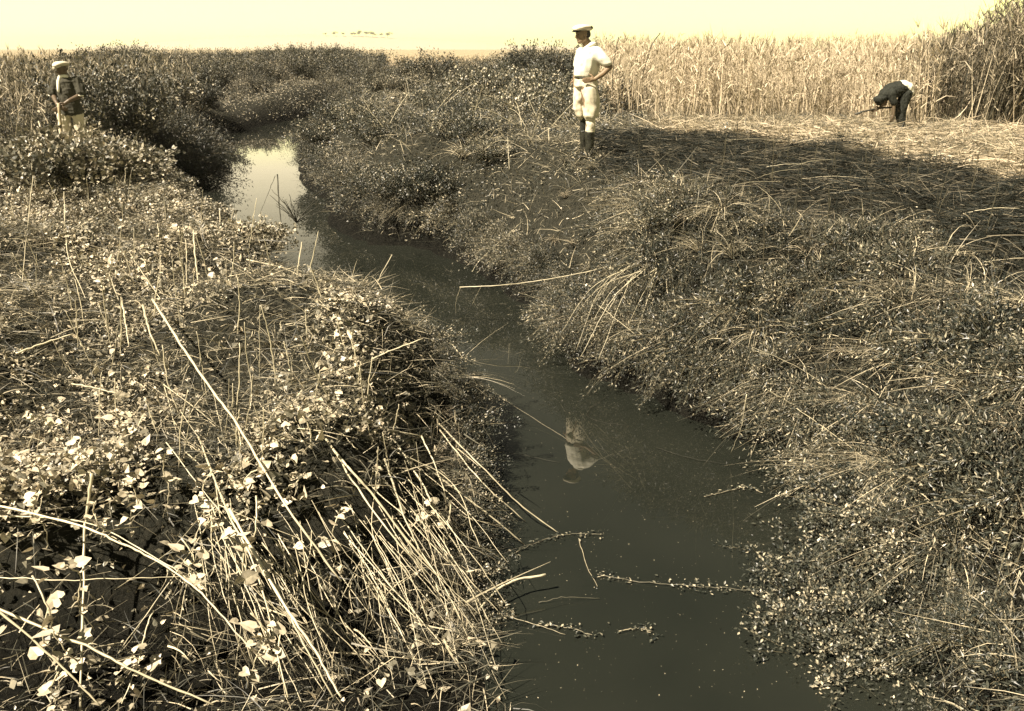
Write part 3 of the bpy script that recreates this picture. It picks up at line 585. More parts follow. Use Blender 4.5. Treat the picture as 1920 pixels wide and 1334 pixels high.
# ---------------------------------------------------------------- canes and sticks
def cane(name, pts, r0, label, cat='cane', group=None, mat='cane', r1=None, twigs=(), tone=None, node=.28, wob=.002, world=False):
    W = [p if world else P(*p) for p in pts]; W = np.array(W); o0 = W[0].copy(); W = W-o0; r0 = r0*.62
    sp = [dict(pts=W, r0=r0, r1=r0*.6 if r1 is None else r1, sides=6, k=7 if len(W) > 2 else 12, node=node, tone=(.2+.6*random.random()) if tone is None else tone, wob=wob)]
    o = tubes_obj(name, sp, M[mat]); o.location = o0
    for tw in twigs:
        TW = np.array([P(*p) for p in tw])-o0
        tubes_obj('side_twig', [dict(pts=TW, r0=r0*.5, r1=r0*.25, sides=5, k=6, node=.2, tone=.5, wob=wob)], M[mat], o)
    tag(o, label, cat, group); return o
CN = [
 ([(286, 562, 1.35), (339, 645, 1.3), (397, 731, 1.2), (446, 798, 1.1), (536, 948, .85), (640, 1090, .5)], .013, 'thickest bright dry cane slanting down the middle of the left bank'),
 ([(372, 820, .95), (424, 952, .85), (484, 1080, .65), (540, 1308, .35)], .009, 'long dry cane at the left of the leaning bundle, running to the bottom edge'),
 ([(430, 955, .85), (532, 1132, .6), (590, 1220, .45), (640, 1308, .3)], .012, 'thick pale cane in the middle of the leaning bundle on the left bank'),
 ([(424, 950, .82), (520, 1105, .62), (560, 1190, .5), (625, 1308, .3)], .009, 'slimmer pale cane pressed against the thick one in the leaning bundle'),
 ([(576, 780, 1.0), (640, 862, .9), (695, 923, .75), (804, 1061, .35), (871, 1104, .15)], .012, 'stout cane running down to the tangle of twigs at the water edge'),
 ([(600, 800, .95), (660, 900, .8), (740, 1010, .6), (800, 1075, .4)], .009, 'second slanting cane just below the stout one above the twig tangle'),
 ([(823, 795, .55), (900, 872, .38), (971, 942, .18), (1047, 1000, .01)], .009, 'upper cane of the pair reaching farthest out into the water'),
 ([(824, 806, .52), (904, 904, .30), (985, 978, .02)], .008, 'lower shorter cane of the pair reaching out into the water'),
 ([(783, 864, .55), (909, 959, .25), (983, 1021, .01)], .010, 'single straight cane dipping into the water below the pair'),
 ([(735, 819, .8), (790, 904, .6), (828, 980, .4), (880, 1060, .15)], .010, 'cane slanting steeply behind the short upright stick at the water edge'),
 ([(721, 861, .8), (757, 966, .6), (790, 1037, .45)], .010, 'short bent cane with a hooked top left of the upright stick'),
 ([(845, 945, .45), (838, 1010, .3), (833, 1071, .05)], .008, 'short upright stick standing in the water at the edge of the canes'),
 ([(172, 888, 1.0), (163, 960, .8), (158, 1024, .65), (151, 1334, .1)], .014, 'thick upright pale pole near the bottom left corner'),
 ([(-60, 935, .9), (144, 984, .85), (224, 1018, .78), (280, 1044, .72), (360, 1096, .62), (420, 1160, .5), (500, 1252, .3)], .009, 'long arching cane crossing the dark hollow from the left edge'),
 ([(-60, 1118, .65), (160, 1212, .5), (256, 1260, .42), (400, 1322, .3)], .011, 'stout cane lying low across the bottom left corner'),
 ([(-60, 1095, .8), (100, 1236, .5), (190, 1325, .3)], .009, 'short cane falling steeply into the bottom left corner'),
 ([(-60, 968, .8), (150, 978, .78), (300, 1050, .65), (360, 1092, .6)], .006, 'thin cane running just beside the long arching one'),
 ([(-60, 1080, .7), (120, 1088, .68), (250, 1084, .66), (360, 1082, .6)], .004, 'thin level stem crossing the pole at bottom left'),
 ([(560, 768, 1.0), (630, 786, .95), (695, 800, .85), (790, 818, .7)], .011, 'pale cane lying nearly level above the dark gap in the bank'),
 ([(790, 818, .7), (815, 870, .58), (838, 938, .4)], .008, 'cane dropping down from the end of the nearly level one'),
 ([(663, 632, 1.15), (640, 720, 1.1), (618, 790, 1.05)], .007, 'upright pale stalk, the taller of two over the dark gap'),
 ([(650, 650, 1.12), (632, 730, 1.07), (603, 785, 1.03)], .006, 'upright pale stalk, the shorter of two over the dark gap'),
 ([(30, 663, 1.2), (80, 645, 1.22), (138, 626, 1.25)], .010, 'short pale cane lying level near the left edge'),
 ([(135, 720, 1.05), (180, 728, 1.05), (222, 738, 1.03)], .008, 'short fallen stick below the level cane near the left edge'),
 ([(462, 487, 1.3), (585, 514, 1.15), (700, 543, .8), (812, 579, .3)], .010, 'long thin cane lying across the bank top and out over the water'),
 ([(768, 605, .22), (808, 613, .2), (840, 638, .12), (868, 672, .0)], .014, 'dark topped curved stick bending into the water from the left bank'),
 ([(800, 657, .1), (835, 664, .06), (868, 673, .01)], .008, 'small straight stick meeting the curved one at the water'),
 ([(1023, 1078, .12), (952, 1094, .12), (895, 1147, .08), (885, 1185, .02)], .012, 'crooked pale branch jutting out over the water below the canes'),
 ([(854, 1140, .15), (830, 1175, .12), (807, 1213, .05)], .012, 'short thick pale branch left of the crooked one'),
 ([(288, 1144, .5), (276, 1176, .45), (256, 1252, .35), (228, 1320, .25)], .006, 'forked thin twig in the dark hollow at bottom left'),
 ([(240, 470, 1.3), (300, 560, 1.28)], .007, 'slanting stalk behind the top of the thickest cane'),
 ([(182, 445, 1.3), (200, 500, 1.28), (222, 562, 1.25)], .009, 'bent pale stalk in the leaves of the left bank top'),
 ([(120, 360, 1.5), (126, 470, 1.4), (160, 560, 1.25)], .007, 'tall pale whip stem at the left of the bank top'),
 ([(62, 330, 1.6), (52, 420, 1.45), (42, 530, 1.25)], .007, 'tall leaning stem at the left edge of the bank'),
 ([(363, 432, 1.45), (366, 480, 1.35), (372, 538, 1.2)], .014, 'stout cut cane stump standing in the leaves'),
 ([(268, 573, 1.35), (280, 620, 1.25), (300, 667, 1.1)], .014, 'stout broken stump leaning beside the thickest cane'),
 ([(228, 560, 1.35), (234, 600, 1.28), (242, 648, 1.15)], .010, 'cut cane stump left of the thickest cane'),
 ([(566, 455, 1.35), (556, 520, 1.2), (548, 572, 1.1)], .010, 'tall thin cut stump at the right of the bank top'),
 ([(348, 450, 1.4), (350, 510, 1.25), (346, 600, 1.1)], .008, 'slender stump just left of the stout cut cane'),
 ([(296, 420, 1.45), (300, 470, 1.35), (300, 520, 1.25)], .007, 'slender pale stump in the middle of the left bank top'),
 ([(412, 395, 1.4), (414, 450, 1.3), (424, 505, 1.2)], .008, 'slender stump right of the stout cut cane'),
 ([(862, 539, .45), (930, 536, .5), (1000, 528, .55), (1100, 510, .75), (1212, 478, 1.0)], .009, 'long pale cane reaching level over the water from the right bank', [[(864, 539, .45), (855, 565, .25), (855, 590, .05)], [(903, 536, .47), (893, 555, .3), (885, 573, .15)]]),
 ([(1013, 600, .2), (1060, 570, .3), (1110, 540, .42), (1160, 507, .6), (1215, 500, .75)], .009, 'curved pale cane below the level one on the right bank'),
 ([(885, 510, .2), (905, 483, .4), (980, 415, .8)], .007, 'straight thin cane leaning up the mound at the bend'),
 ([(1225, 470, 1.1), (1200, 560, .7), (1180, 620, .5), (1168, 665, .3)], .010, 'bent cane at the head of the drooping sheaf on the right bank'),
 ([(1391, 473, 1.2), (1400, 500, 1.1), (1414, 526, 1.0)], .007, 'left leg of the bent straw on the right bank'),
 ([(1391, 473, 1.2), (1460, 460, 1.3), (1541, 437, 1.45)], .007, 'long leg of the bent straw reaching towards the dark stubble'),
 ([(1747, 530, 1.3), (1785, 536, 1.3), (1818, 552, 1.25)], .006, 'arched straw near the right edge'),
 ([(1580, 430, 1.5), (1605, 455, 1.45), (1632, 482, 1.4)], .008, 'pale straw slanting at the lower edge of the stubble'),
 ([(1783, 632, 1.0), (1745, 672, .9), (1708, 714, .8)], .008, 'slanting cane at the top of the shaded right slope'),
 ([(1612, 526, 1.3), (1618, 555, 1.2), (1619, 580, 1.1)], .007, 'short upright bent straw on the right slope'),
 ([(1800, 720, .9), (1770, 780, .8), (1740, 830, .6)], .008, 'pale stick in the shaded hollow at the right edge'),
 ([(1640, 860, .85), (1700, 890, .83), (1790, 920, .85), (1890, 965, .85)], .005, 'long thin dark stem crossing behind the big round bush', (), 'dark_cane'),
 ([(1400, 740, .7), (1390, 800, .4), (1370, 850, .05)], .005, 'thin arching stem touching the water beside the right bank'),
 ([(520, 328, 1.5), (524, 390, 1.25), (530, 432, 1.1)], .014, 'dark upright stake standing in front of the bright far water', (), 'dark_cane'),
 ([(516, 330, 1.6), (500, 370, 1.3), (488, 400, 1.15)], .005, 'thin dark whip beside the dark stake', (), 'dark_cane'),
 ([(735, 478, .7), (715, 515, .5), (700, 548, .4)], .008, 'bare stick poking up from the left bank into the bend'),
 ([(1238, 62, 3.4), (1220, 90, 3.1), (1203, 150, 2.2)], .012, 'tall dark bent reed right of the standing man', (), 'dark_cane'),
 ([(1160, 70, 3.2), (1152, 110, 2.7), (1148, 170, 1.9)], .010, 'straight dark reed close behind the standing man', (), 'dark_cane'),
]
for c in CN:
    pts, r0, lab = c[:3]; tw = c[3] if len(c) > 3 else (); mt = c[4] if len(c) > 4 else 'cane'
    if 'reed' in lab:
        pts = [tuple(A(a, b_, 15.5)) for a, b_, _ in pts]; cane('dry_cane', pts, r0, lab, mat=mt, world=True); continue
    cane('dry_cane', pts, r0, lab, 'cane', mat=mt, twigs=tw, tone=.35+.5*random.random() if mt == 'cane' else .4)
# sweeping bundle, lower left: many thin dry canes
def rnd(a, b_): return random.uniform(a, b_)
for i in range(170):
    if i < 110: sx, sy = rnd(380, 800), rnd(800, 1020)
    else: sx, sy = rnd(300, 700), rnd(720, 900)
    ln = rnd(170, 420); an = R(random.gauss(60, 13)) if random.random() < .75 else R(rnd(-10, 170))
    ex, ey = sx+ln*math.cos(an), sy+ln*math.sin(an)
    if ex > 960: continue
    lev = .95-.0011*(sy-750)-.0004*(sx-300); z0 = lev+rnd(-.12, .12); z1 = max(.02, z0-ln*.0016)
    kk = 14 if random.random() < .7 else 34; mid = ((sx+ex)/2+rnd(-kk, kk), (sy+ey)/2+rnd(-kk, kk), (z0+z1)/2+rnd(-.02, .06))
    cane('thin_cane', [(sx, sy, z0), mid, (ex, ey, z1)], rnd(.0025, .0055), 'one of many thin dry canes sweeping down in the lower left tangle', 'cane', 'thin canes of the lower left tangle')
for i in range(210):
    sx, sy = rnd(30, 800), rnd(330, 830)
    if sx > 540+(sy-450)*.7: continue
    an = rnd(-3.14, 3.14); ln = rnd(40, 150); z0 = 1.3-.0006*max(0, sy-550)
    if random.random() < .45: an = R(-90)+rnd(-.3, .3); ln = rnd(40, 110)
    p0 = P(sx, sy, z0-.1); hh = ln/1700*np.linalg.norm(p0[:2])
    up = random.random() < .72; p0[2] = tz(p0[0], p0[1])
    dv = np.array([rnd(-.3, .3), rnd(-.3, .3), 1.]) if up else np.array([math.cos(an), math.sin(an), rnd(.05, .4)]); L_ = rnd(.2, .55)
    p2 = p0+dv*L_; p1 = (p0+p2)/2+np.array([rnd(-.02, .02), rnd(-.02, .02), rnd(0, .03)])
    cane('dry_stalk', [p0, p1, p2], rnd(.0035, .0085), 'one of the short dry stalks sticking up through the leaves of the left bank', 'stalk', 'short stalks on the left bank', world=True)
r = np.random.default_rng(88); n = 1500; px_ = 300+580*r.random(n); py_ = 760+500*r.random(n)
zz = np.clip(.93-.0011*(py_-750)-.0004*(px_-300)-.15*r.random(n), .02, 2); bp_ = np.array([P(a, b_, c) for a, b_, c in zip(px_, py_, zz)])
dd = unit(np.stack([.55+0*px_, -.35+0*px_, -.45+0*px_], -1)+r.normal(size=(n, 3))*.55)
v = blades(bp_, dd, .08+.26*r.random(n)**1.5, .003+.008*r.random(n)**2, r.normal(size=(n, 3))*.45+[0, 0, -.2], 4, r.random(n)**1.1, r=r)
tag(mesh_obj('dry_reed_leaves', v[0], v[1], M['straw'], tone=v[2]), 'torn dry reed leaves caught among the canes at lower left', 'dry leaves', kind='stuff')
# drooping sheaf on the right bank
for i in range(34):
    a0 = rnd(-1, 1); sx, sy = 1232+a0*40+rnd(-10, 10), 485+rnd(-25, 25)
    ex, ey = 1195+a0*130+rnd(-25, 25)-20, 650+rnd(-60, 30)
    cane('sheaf_cane', [(sx, sy, 1.15), ((sx+ex)/2+a0*22+8, (sy+ey)/2-22, .85), (ex, ey, .35)], rnd(.004, .007), 'one of the dry canes drooping in a fan from the lip of the right bank', 'cane', 'drooping sheaf on the right bank')
for i in range(130):
    sx = rnd(1030, 1890); sy = rnd(400, 820)
    if sy < 380+(sx-1300)*.3: continue
    p0 = P(sx, sy, 1.2-.0012*(sy-400)); p0[2] = max(.05, tz(p0[0], p0[1]))+.05
    if terrain(p0[:1], p0[1:2])[1][0] < .05 or inside(p0[:1], p0[1:2], STUB)[0]: continue
    an = rnd(-3.14, 3.14); L_ = rnd(.25, .8); dv = np.array([math.cos(an), math.sin(an), rnd(-.05, .7)])
    p2 = p0+dv*L_; p1 = (p0+p2)/2+np.array([0, 0, rnd(.0, .08)])
    cane('loose_straw', [p0, p1, p2], rnd(.0035, .0065), 'one of the loose pale straws strewn over the right bank slope', 'straw', 'loose straws on the right bank', world=True)
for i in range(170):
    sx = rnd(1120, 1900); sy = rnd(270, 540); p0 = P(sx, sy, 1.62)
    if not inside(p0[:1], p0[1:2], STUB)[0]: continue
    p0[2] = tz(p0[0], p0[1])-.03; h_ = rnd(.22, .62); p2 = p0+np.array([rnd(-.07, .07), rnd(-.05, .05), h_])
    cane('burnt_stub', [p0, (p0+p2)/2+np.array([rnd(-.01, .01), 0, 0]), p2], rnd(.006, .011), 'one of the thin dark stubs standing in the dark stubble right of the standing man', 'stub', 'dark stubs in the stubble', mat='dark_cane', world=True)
for i in range(30):
    sx = rnd(1250, 1900); sy = rnd(250, 560); p0 = P(sx, sy, 1.64); 
    if not (inside(p0[:1], p0[1:2], STUB)[0] or inside(p0[:1], p0[1:2], MAT_)[0]): continue
    p0[2] = tz(p0[0], p0[1])+.06; an = rnd(-.5, .5); L_ = rnd(.3, .9); p2 = p0+np.array([math.cos(an)*L_, math.sin(an)*L_, rnd(0, .12)])
    cane('fallen_straw', [p0, (p0+p2)/2+np.array([0, rnd(-.04, .04), .03]), p2], rnd(.003, .005), 'one of the pale straws lying across the dark stubble flat', 'straw', 'straws on the stubble', world=True)
for i in range(60):
    sx = rnd(620, 1100); sy = rnd(200, 480); p0 = P(sx, sy, 1.1-.002*(sy-200))
    dd = terrain(p0[:1], p0[1:2])[1][0]
    if dd < .05: continue
    p0[2] = tz(p0[0], p0[1])+.3; an = rnd(-3.14, 3.14); L_ = rnd(.5, 1.1); p2 = p0+np.array([math.cos(an)*L_*.7, math.sin(an)*L_*.4, rnd(.1, .6)])
    cane('mound_cane', [p0, (p0+p2)/2+np.array([0, 0, rnd(0, .08)]), p2], rnd(.005, .008), 'one of the dry canes poking out of the tangled mound at the bend', 'cane', 'canes in the mound at the bend', world=True)
# bare radiating plant in front of the bright water
rt = P(556, 418, 1.05); root = empty('dead_weed', rt)
for i in range(15):
    a = rnd(-1.2, 1.2); L_ = rnd(.25, .5); b_ = rnd(-.5, .5)
    tubes_obj('twig', [dict(pts=[(0, 0, 0), (math.sin(a)*L_*.5, b_*L_*.5, math.cos(a)*L_*.55), (math.sin(a)*L_*1.1, b_*L_, math.cos(a)*L_)], r0=.006, r1=.003, sides=5, k=4, node=0, tone=.4, wob=.004)], M['dark_cane'], root)
tag(root, 'dead dark weed with bare radiating twigs in front of the bright far water', 'weed')

# ---------------------------------------------------------------- hanging vines with large leaves, lower left
def leaf_piece(name, size, mat, parent, loc, rx):
    v, f = T_HEART; o = mesh_obj(name, v*size, f, mat, parent, tone=np.full(len(v), .55+.4*random.random()), smooth=False)
    o.location = loc; o.rotation_euler = rx; return o
def make_vine(nleaf, length):
    root = empty('vine', (0, 0, -220)); pts = [(0, 0, 0)]
    for i in range(4): pts.append((pts[-1][0]+rnd(-.05, .09), pts[-1][1]+rnd(-.08, .02), pts[-1][2]-length/4+rnd(-.02, .05)))
    tubes_obj('stem', [dict(pts=pts, r0=.004, r1=.002, sides=5, k=5, node=0, tone=.5, wob=.003)], M['cane'], root)
    cp = catmull(pts, 6)
    for i in range(nleaf):
        p = cp[random.randrange(len(cp))]
        leaf_piece('leaf', rnd(.035, .075), M['vine_leaf'], root, (p[0]+rnd(-.05, .05), p[1]+rnd(-.05, .05), p[2]+rnd(-.03, .03)), (rnd(-.1, .9), rnd(-.5, .5), rnd(0, 6.28)))
    return root
vp = [make_vine(14, .45), make_vine(11, .35), make_vine(16, .3)]; first = [True]*3
for i, (a, b_, z_) in enumerate([(120, 1060, .85), (60, 1080, .8), (370, 960, .9), (420, 1000, .9), (480, 930, .92), (470, 1150, .65), (500, 1200, .5), (90, 1130, .6), (340, 1010, .8), (250, 900, 1.), (310, 850, 1.05), (180, 940, .95),
      (90, 860, 1.05), (70, 930, .95), (150, 820, 1.1), (620, 700, 1.1), (690, 740, 1.), (560, 900, .85), (640, 950, .7), (500, 870, .95), (220, 1240, .4), (110, 1260, .35), (700, 880, .75), (770, 960, .5), (400, 880, 1.0), (60, 780, 1.15), (200, 770, 1.12)]):
    k = i % 3; o = vp[k] if first[k] else copy_tree(vp[k]); first[k] = False
    o.location = P(a, b_, z_); o.rotation_euler = (rnd(-.3, .3), rnd(-.3, .3), rnd(0, 6.28)); s = rnd(.8, 1.25); o.scale = (s, s, s)
    tag(o, 'trailing vine with big pale heart shaped leaves at the lower left hollow', 'vine', 'hanging vines at lower left')

# ---------------------------------------------------------------- things on the water
def strand(pts, n, spread, label, name='floating_debris'):
    n = int(n*.55)
    r = np.random.default_rng(len(label)); W = np.array([P(a, b_, .006) for a, b_ in pts]); c = catmull(W, 20)
    root = empty(name, c[len(c)//2]); o0 = c[len(c)//2]
    tubes_obj('twig', [dict(pts=c[::6]-o0+[0, 0, .004], r0=.003, r1=.002, sides=5, k=3, node=0, tone=.5, wob=.003)], M['straw'], root)
    cl = r.random(9)*len(c); k = np.clip(np.where(r.random(n) < .6, cl[r.integers(0, 9, n)]+r.normal(size=n)*2.5, r.random(n)*len(c)), 0, len(c)-1).astype(int); pos = c[k]-o0+r.normal(size=(n, 3))*[spread*1.5, spread*1.5, 0]*(.4+1.2*r.random((n, 1)))+np.stack([0*r.random(n), 0*r.random(n), .006+.012*r.random(n)], -1)
    lv = leaves(pos, unit(r.normal(size=(n, 3))*[1, 1, .25]), unit(r.normal(size=(n, 3))*.35+[0, 0, 1]), .008+.024*r.random(n)**1.5, T_DIAMOND, r.random(n)*.9, r=r)
    mesh_obj('leaf_litter', lv[0], lv[1], M['shrub_leaf'], root, tone=lv[2], smooth=False)['kind'] = 'stuff'
    return tag(root, label, 'floating debris')
strand([(1120, 1078), (1200, 1092), (1300, 1100), (1400, 1108), (1480, 1118)], 420, .022, 'line of small leaves floating from mid channel to the right bank bush')
strand([(925, 1062), (980, 1030), (1050, 1005), (1130, 1003)], 260, .02, 'drift of leaves and scum where the longest canes enter the water')
strand([(1320, 932), (1350, 925), (1400, 915), (1430, 925)], 170, .014, 'small leafy twig floating against the right bank')
strand([(1010, 1170), (1070, 1180), (1120, 1195)], 120, .02, 'small drift of leaves below the crooked branch')
strand([(1160, 1185), (1200, 1180), (1225, 1190)], 90, .02, 'tiny raft of leaves in open water near the bottom')
strand([(1525, 1285), (1560, 1275), (1600, 1270)], 120, .012, 'leafy sprig floating in the bottom right water')
for pts, lab in [([(850, 690, .05), (985, 775, .04), (1065, 826, .01)], 'long thin stem floating from the left bank towards the reflection of the man'),
                 ([(870, 836, .02), (960, 850, .02), (1050, 868, .01)], 'dark twig floating level in mid channel'),
                 ([(1085, 1010, .01), (1100, 1060, .01), (1120, 1100, .01)], 'thin stem floating upright to the view below the canes'),
                 ([(1010, 1130, .01), (1060, 1120, .03), (1125, 1122, .01)], 'thin arched stem lying on the water near the crooked branch'),
                 ([(930, 1150, .03), (1000, 1170, .02), (1060, 1190, .01)], 'thin pale stem on the water under the crooked branch'),
                 ([(1230, 840, .01), (1300, 860, .02), (1370, 872, .01)], 'dark curved stem on the water near the right bank'),
                 ([(1140, 740, .02), (1100, 780, .01), (1180, 800, .01)], 'thin dark looped stem on the water under the right bank')]:
    cane('floating_stem', pts, .003, lab, 'stem', mat='dark_cane' if 'dark' in lab else 'straw')
r = np.random.default_rng(77); n = 900
px = 820+640*r.random(n); py = 560+760*r.random(n)**1.2
pos = np.array([P(a, b_, .004) for a, b_ in zip(px, py)]); k = inside(pos[:, 0], pos[:, 1], POLY); pos = pos[k]; n = len(pos)
lv = leaves(pos, unit(r.normal(size=(n, 3))*[1, 1, .02]), np.tile([0, 0, 1.], (n, 1)), .003+.008*r.random(n)**2, T_DIAMOND, r.random(n), r=r)
tag(mesh_obj('floating_specks', lv[0], lv[1], M['vine_leaf'], tone=lv[2]), 'tiny pale specks of seed and leaf scattered on the water', 'specks', kind='stuff')
# ball shaped pale seed head seen on the right slope
# ---------------------------------------------------------------- distant trees
trp = None
def far_tree(seed):
    r = np.random.default_rng(seed); root = empty('tree', (0, 0, -300))
    tubes_obj('trunk', [dict(pts=[(0, 0, -.3), (.1, 0, 1.5), (0, .1, 3.2)], r0=.22, r1=.1, sides=6, k=4, node=0, tone=.3)], M['stem'], root)
    n = 1500; c = r.normal(size=(9, 3))*[1.3, 1.3, .8]+[0, 0, 4.2]; p = c[r.integers(0, 9, n)]+r.normal(size=(n, 3))*[.7, .7, .5]
    lv = leaves(p, r.normal(size=(n, 3)), r.normal(size=(n, 3)), .25+.3*r.random(n), T_DIAMOND, r.random(n)*.5, r=r); mesh_obj('crown', lv[0], lv[1], M['far_leaf'], root, tone=lv[2])
    return root
protos = [far_tree(1), far_tree(2)]; fst = [True, True]
for i, px in enumerate([648, 662, 678, 692, 697, 704, 716, 727, 731, 752, 741]):
    D = 1885; x = (px-960)/1700*D*1.057; k = i % 2; o = protos[k] if fst[k] else copy_tree(protos[k]); fst[k] = False
    hz_ = float(np.interp(x, xs, hgt)); s = rnd(.9, 1.7)
    o.location = (x, D, 1.2+max(hz_, 0)*.95); o.scale = (s*1.3, s, s); o.rotation_euler.z = rnd(0, 6); tag(o, 'tiny dark tree on the faint ridge at the horizon', 'tree', 'trees on the far ridge')

# ---------------------------------------------------------------- people
_us = None
def _sphere():
    global _us
    if _us is None:
        nu, nv = 14, 9; V = [(0, 0, 1)]
        for i in range(1, nv):
            for j in range(nu):
                a = math.pi*i/nv; b_ = 2*math.pi*j/nu; V.append((math.sin(a)*math.cos(b_), math.sin(a)*math.sin(b_), math.cos(a)))
        V.append((0, 0, -1)); F3 = []; F4 = []
        for j in range(nu):
            F3.append((0, 1+j, 1+(j+1) % nu)); e = 1+(nv-2)*nu; F3.append((len(V)-1, e+(j+1) % nu, e+j))
            for i in range(nv-2): F4.append((1+i*nu+j, 1+(i+1)*nu+j, 1+(i+1)*nu+(j+1) % nu, 1+i*nu+(j+1) % nu))
        _us = (np.array(V), np.array(F3), np.array(F4))
    return _us
def blob(name, chains, mat, parent=None, voxel=.012, smooth=4, yaw=0, wrinkle=0, wscale=.07):
    """one continuous surface grown over chains of (x,y,z,rx,ry,rz) sections"""
    sv, f3, f4 = _sphere(); V = []; A3 = []; A4 = []; off = 0; c, s = math.cos(yaw), math.sin(yaw)
    for ch in chains:
        ch = [tuple(q) if len(q) == 6 else (q[0], q[1], q[2], q[3], q[3], q[3]) for q in ch]; ch = np.array(ch, float)
        pts = [ch[0]]
        for a, b_ in zip(ch[:-1], ch[1:]):
            dl = np.linalg.norm(b_[:3]-a[:3]); k = max(1, int(math.ceil(dl/(.3*min(a[3:].min(), b_[3:].min())+1e-4)))); k = min(k, 40)
            for t in range(1, k+1): pts.append(a+(b_-a)*t/k)
        for q in pts:
            v = sv*q[3:]; v = np.stack([v[:, 0]*c-v[:, 1]*s, v[:, 0]*s+v[:, 1]*c, v[:, 2]], -1)+q[:3]
            V.append(v); A3.append(f3+off); A4.append(f4+off); off += len(v)
    o = mesh_obj(name, np.concatenate(V), [np.concatenate(A3), np.concatenate(A4)], mat)
    md = o.modifiers.new('r', 'REMESH'); md.mode = 'VOXEL'; md.voxel_size = voxel; md.use_smooth_shade = True
    if smooth: ms = o.modifiers.new('s', 'SMOOTH'); ms.factor = .5; ms.iterations = smooth
    dg = bpy.context.evaluated_depsgraph_get(); me = bpy.data.meshes.new_from_object(o.evaluated_get(dg)); me.name = name
    old = o.data; o.modifiers.clear(); o.data = me; bpy.data.meshes.remove(old)
    if wrinkle:
        co = np.empty(len(me.vertices)*3, np.float32); me.vertices.foreach_get('co', co); co = co.reshape(-1, 3); no_ = np.empty_like(co).ravel(); me.vertices.foreach_get('normal', no_); no_ = no_.reshape(-1, 3)
        w_ = vnoise(co[:, 0]*2+co[:, 1], co[:, 2]*1.0+co[:, 0]*1.3, wscale)+.5*vnoise(co[:, 0]-co[:, 1]*2, co[:, 2]*1.4, wscale*.45, 3)
        co = co+no_*(w_*wrinkle)[:, None]; me.vertices.foreach_set('co', co.astype(np.float32).ravel())
    me.update()
    for p in me.polygons: p.use_smooth = True
    if not me.materials: me.materials.append(mat)
    if parent: o.parent = parent
    return o
def hand(wrist, dirv, side, spread=1.0, curl=.35, palm_n=None, s=1.0):
    """palm and five unequal fingers as chains; dirv along the fingers, side across the palm towards the thumb"""
    w = np.array(wrist, float); d = unit(np.array(dirv, float)); sd = np.array(side, float); sd = unit(sd-d*(sd@d)); nn = np.cross(d, sd)
    if palm_n is not None and nn@np.array(palm_n) < 0: nn = -nn
    ch = [[(*w, .024*s, .024*s, .024*s), (*(w+d*.05*s), .022*s, .022*s, .022*s)]]
    for k in (-1.2, -.4, .4, 1.2):
        b0 = w+d*.02*s+sd*k*.012*s; b1 = w+d*.088*s+sd*k*.020*s; ch.append([(*b0, .014*s), (*b1, .0115*s)])
    for k, ln in ((-1.2, .060), (-.4, .078), (.4, .082), (1.2, .072)):
        b1 = w+d*.088*s+sd*k*.020*s; m1 = b1+(d+sd*k*.10*spread+nn*curl*.4)*ln*.5*s; e1 = m1+(d+sd*k*.05*spread+nn*curl*1.3)*ln*.5*s
        ch.append([(*b1, .0098*s), (*m1, .009*s), (*e1, .0075*s)])
    t0 = w+d*.025*s+sd*.028*s; t1 = t0+(d*.5+sd*.8+nn*.3)*.038*s; t2 = t1+(d*.8+sd*.35+nn*.4)*.034*s
    ch.append([(*t0, .014*s), (*t1, .0115*s), (*t2, .009*s)])
    return ch
def head(cx, cy, cz, yaw, pitch=0.0, s=1.0):
    """skull, jaw, nose, brow, ears, lips; face looks along yaw (0 = +x)"""
    f = np.array([math.cos(yaw)*math.cos(pitch), math.sin(yaw)*math.cos(pitch), -math.sin(pitch)]); r_ = np.array([-math.sin(yaw), math.cos(yaw), 0]); u = np.cross(f, r_)
    q = lambda a, b_, c_: tuple(np.array([cx, cy, cz])+(f*a+r_*b_+u*c_)*s)
    return [[(*q(-.012, 0, .03), .082*s, .082*s, .088*s)], [(*q(.02, 0, .01), .07*s, .07*s, .085*s)],
            [(*q(.018, 0, -.045), .058*s), (*q(.05, 0, -.082), .034*s)], [(*q(.0, .045, -.05), .03*s), (*q(.055, .012, -.085), .024*s)], [(*q(.0, -.045, -.05), .03*s), (*q(.055, -.012, -.085), .024*s)],
            [(*q(.082, 0, .012), .010*s), (*q(.108, 0, -.022), .013*s), (*q(.09, 0, -.028), .016*s)],
            [(*q(.072, -.035, .026), .014*s), (*q(.08, 0, .026), .013*s), (*q(.072, .035, .026), .014*s)],
            [(*q(.076, -.016, -.052), .011*s), (*q(.083, 0, -.052), .011*s), (*q(.076, .016, -.052), .011*s)],
            [(*q(-.005, .08, .0), .012*s), (*q(-.012, .086, .022), .013*s), (*q(-.002, .078, -.022), .008*s)], [(*q(-.005, -.08, .0), .012*s), (*q(-.012, -.086, .022), .013*s), (*q(-.002, -.078, -.022), .008*s)],
            ], q
def eyes(q, s, parent):
    V = []
    for sg in (-1, 1):
        blob('eye', [[(*q(.074, sg*.03, .008), .010*s)]], M['hair'], parent, .003, 0)
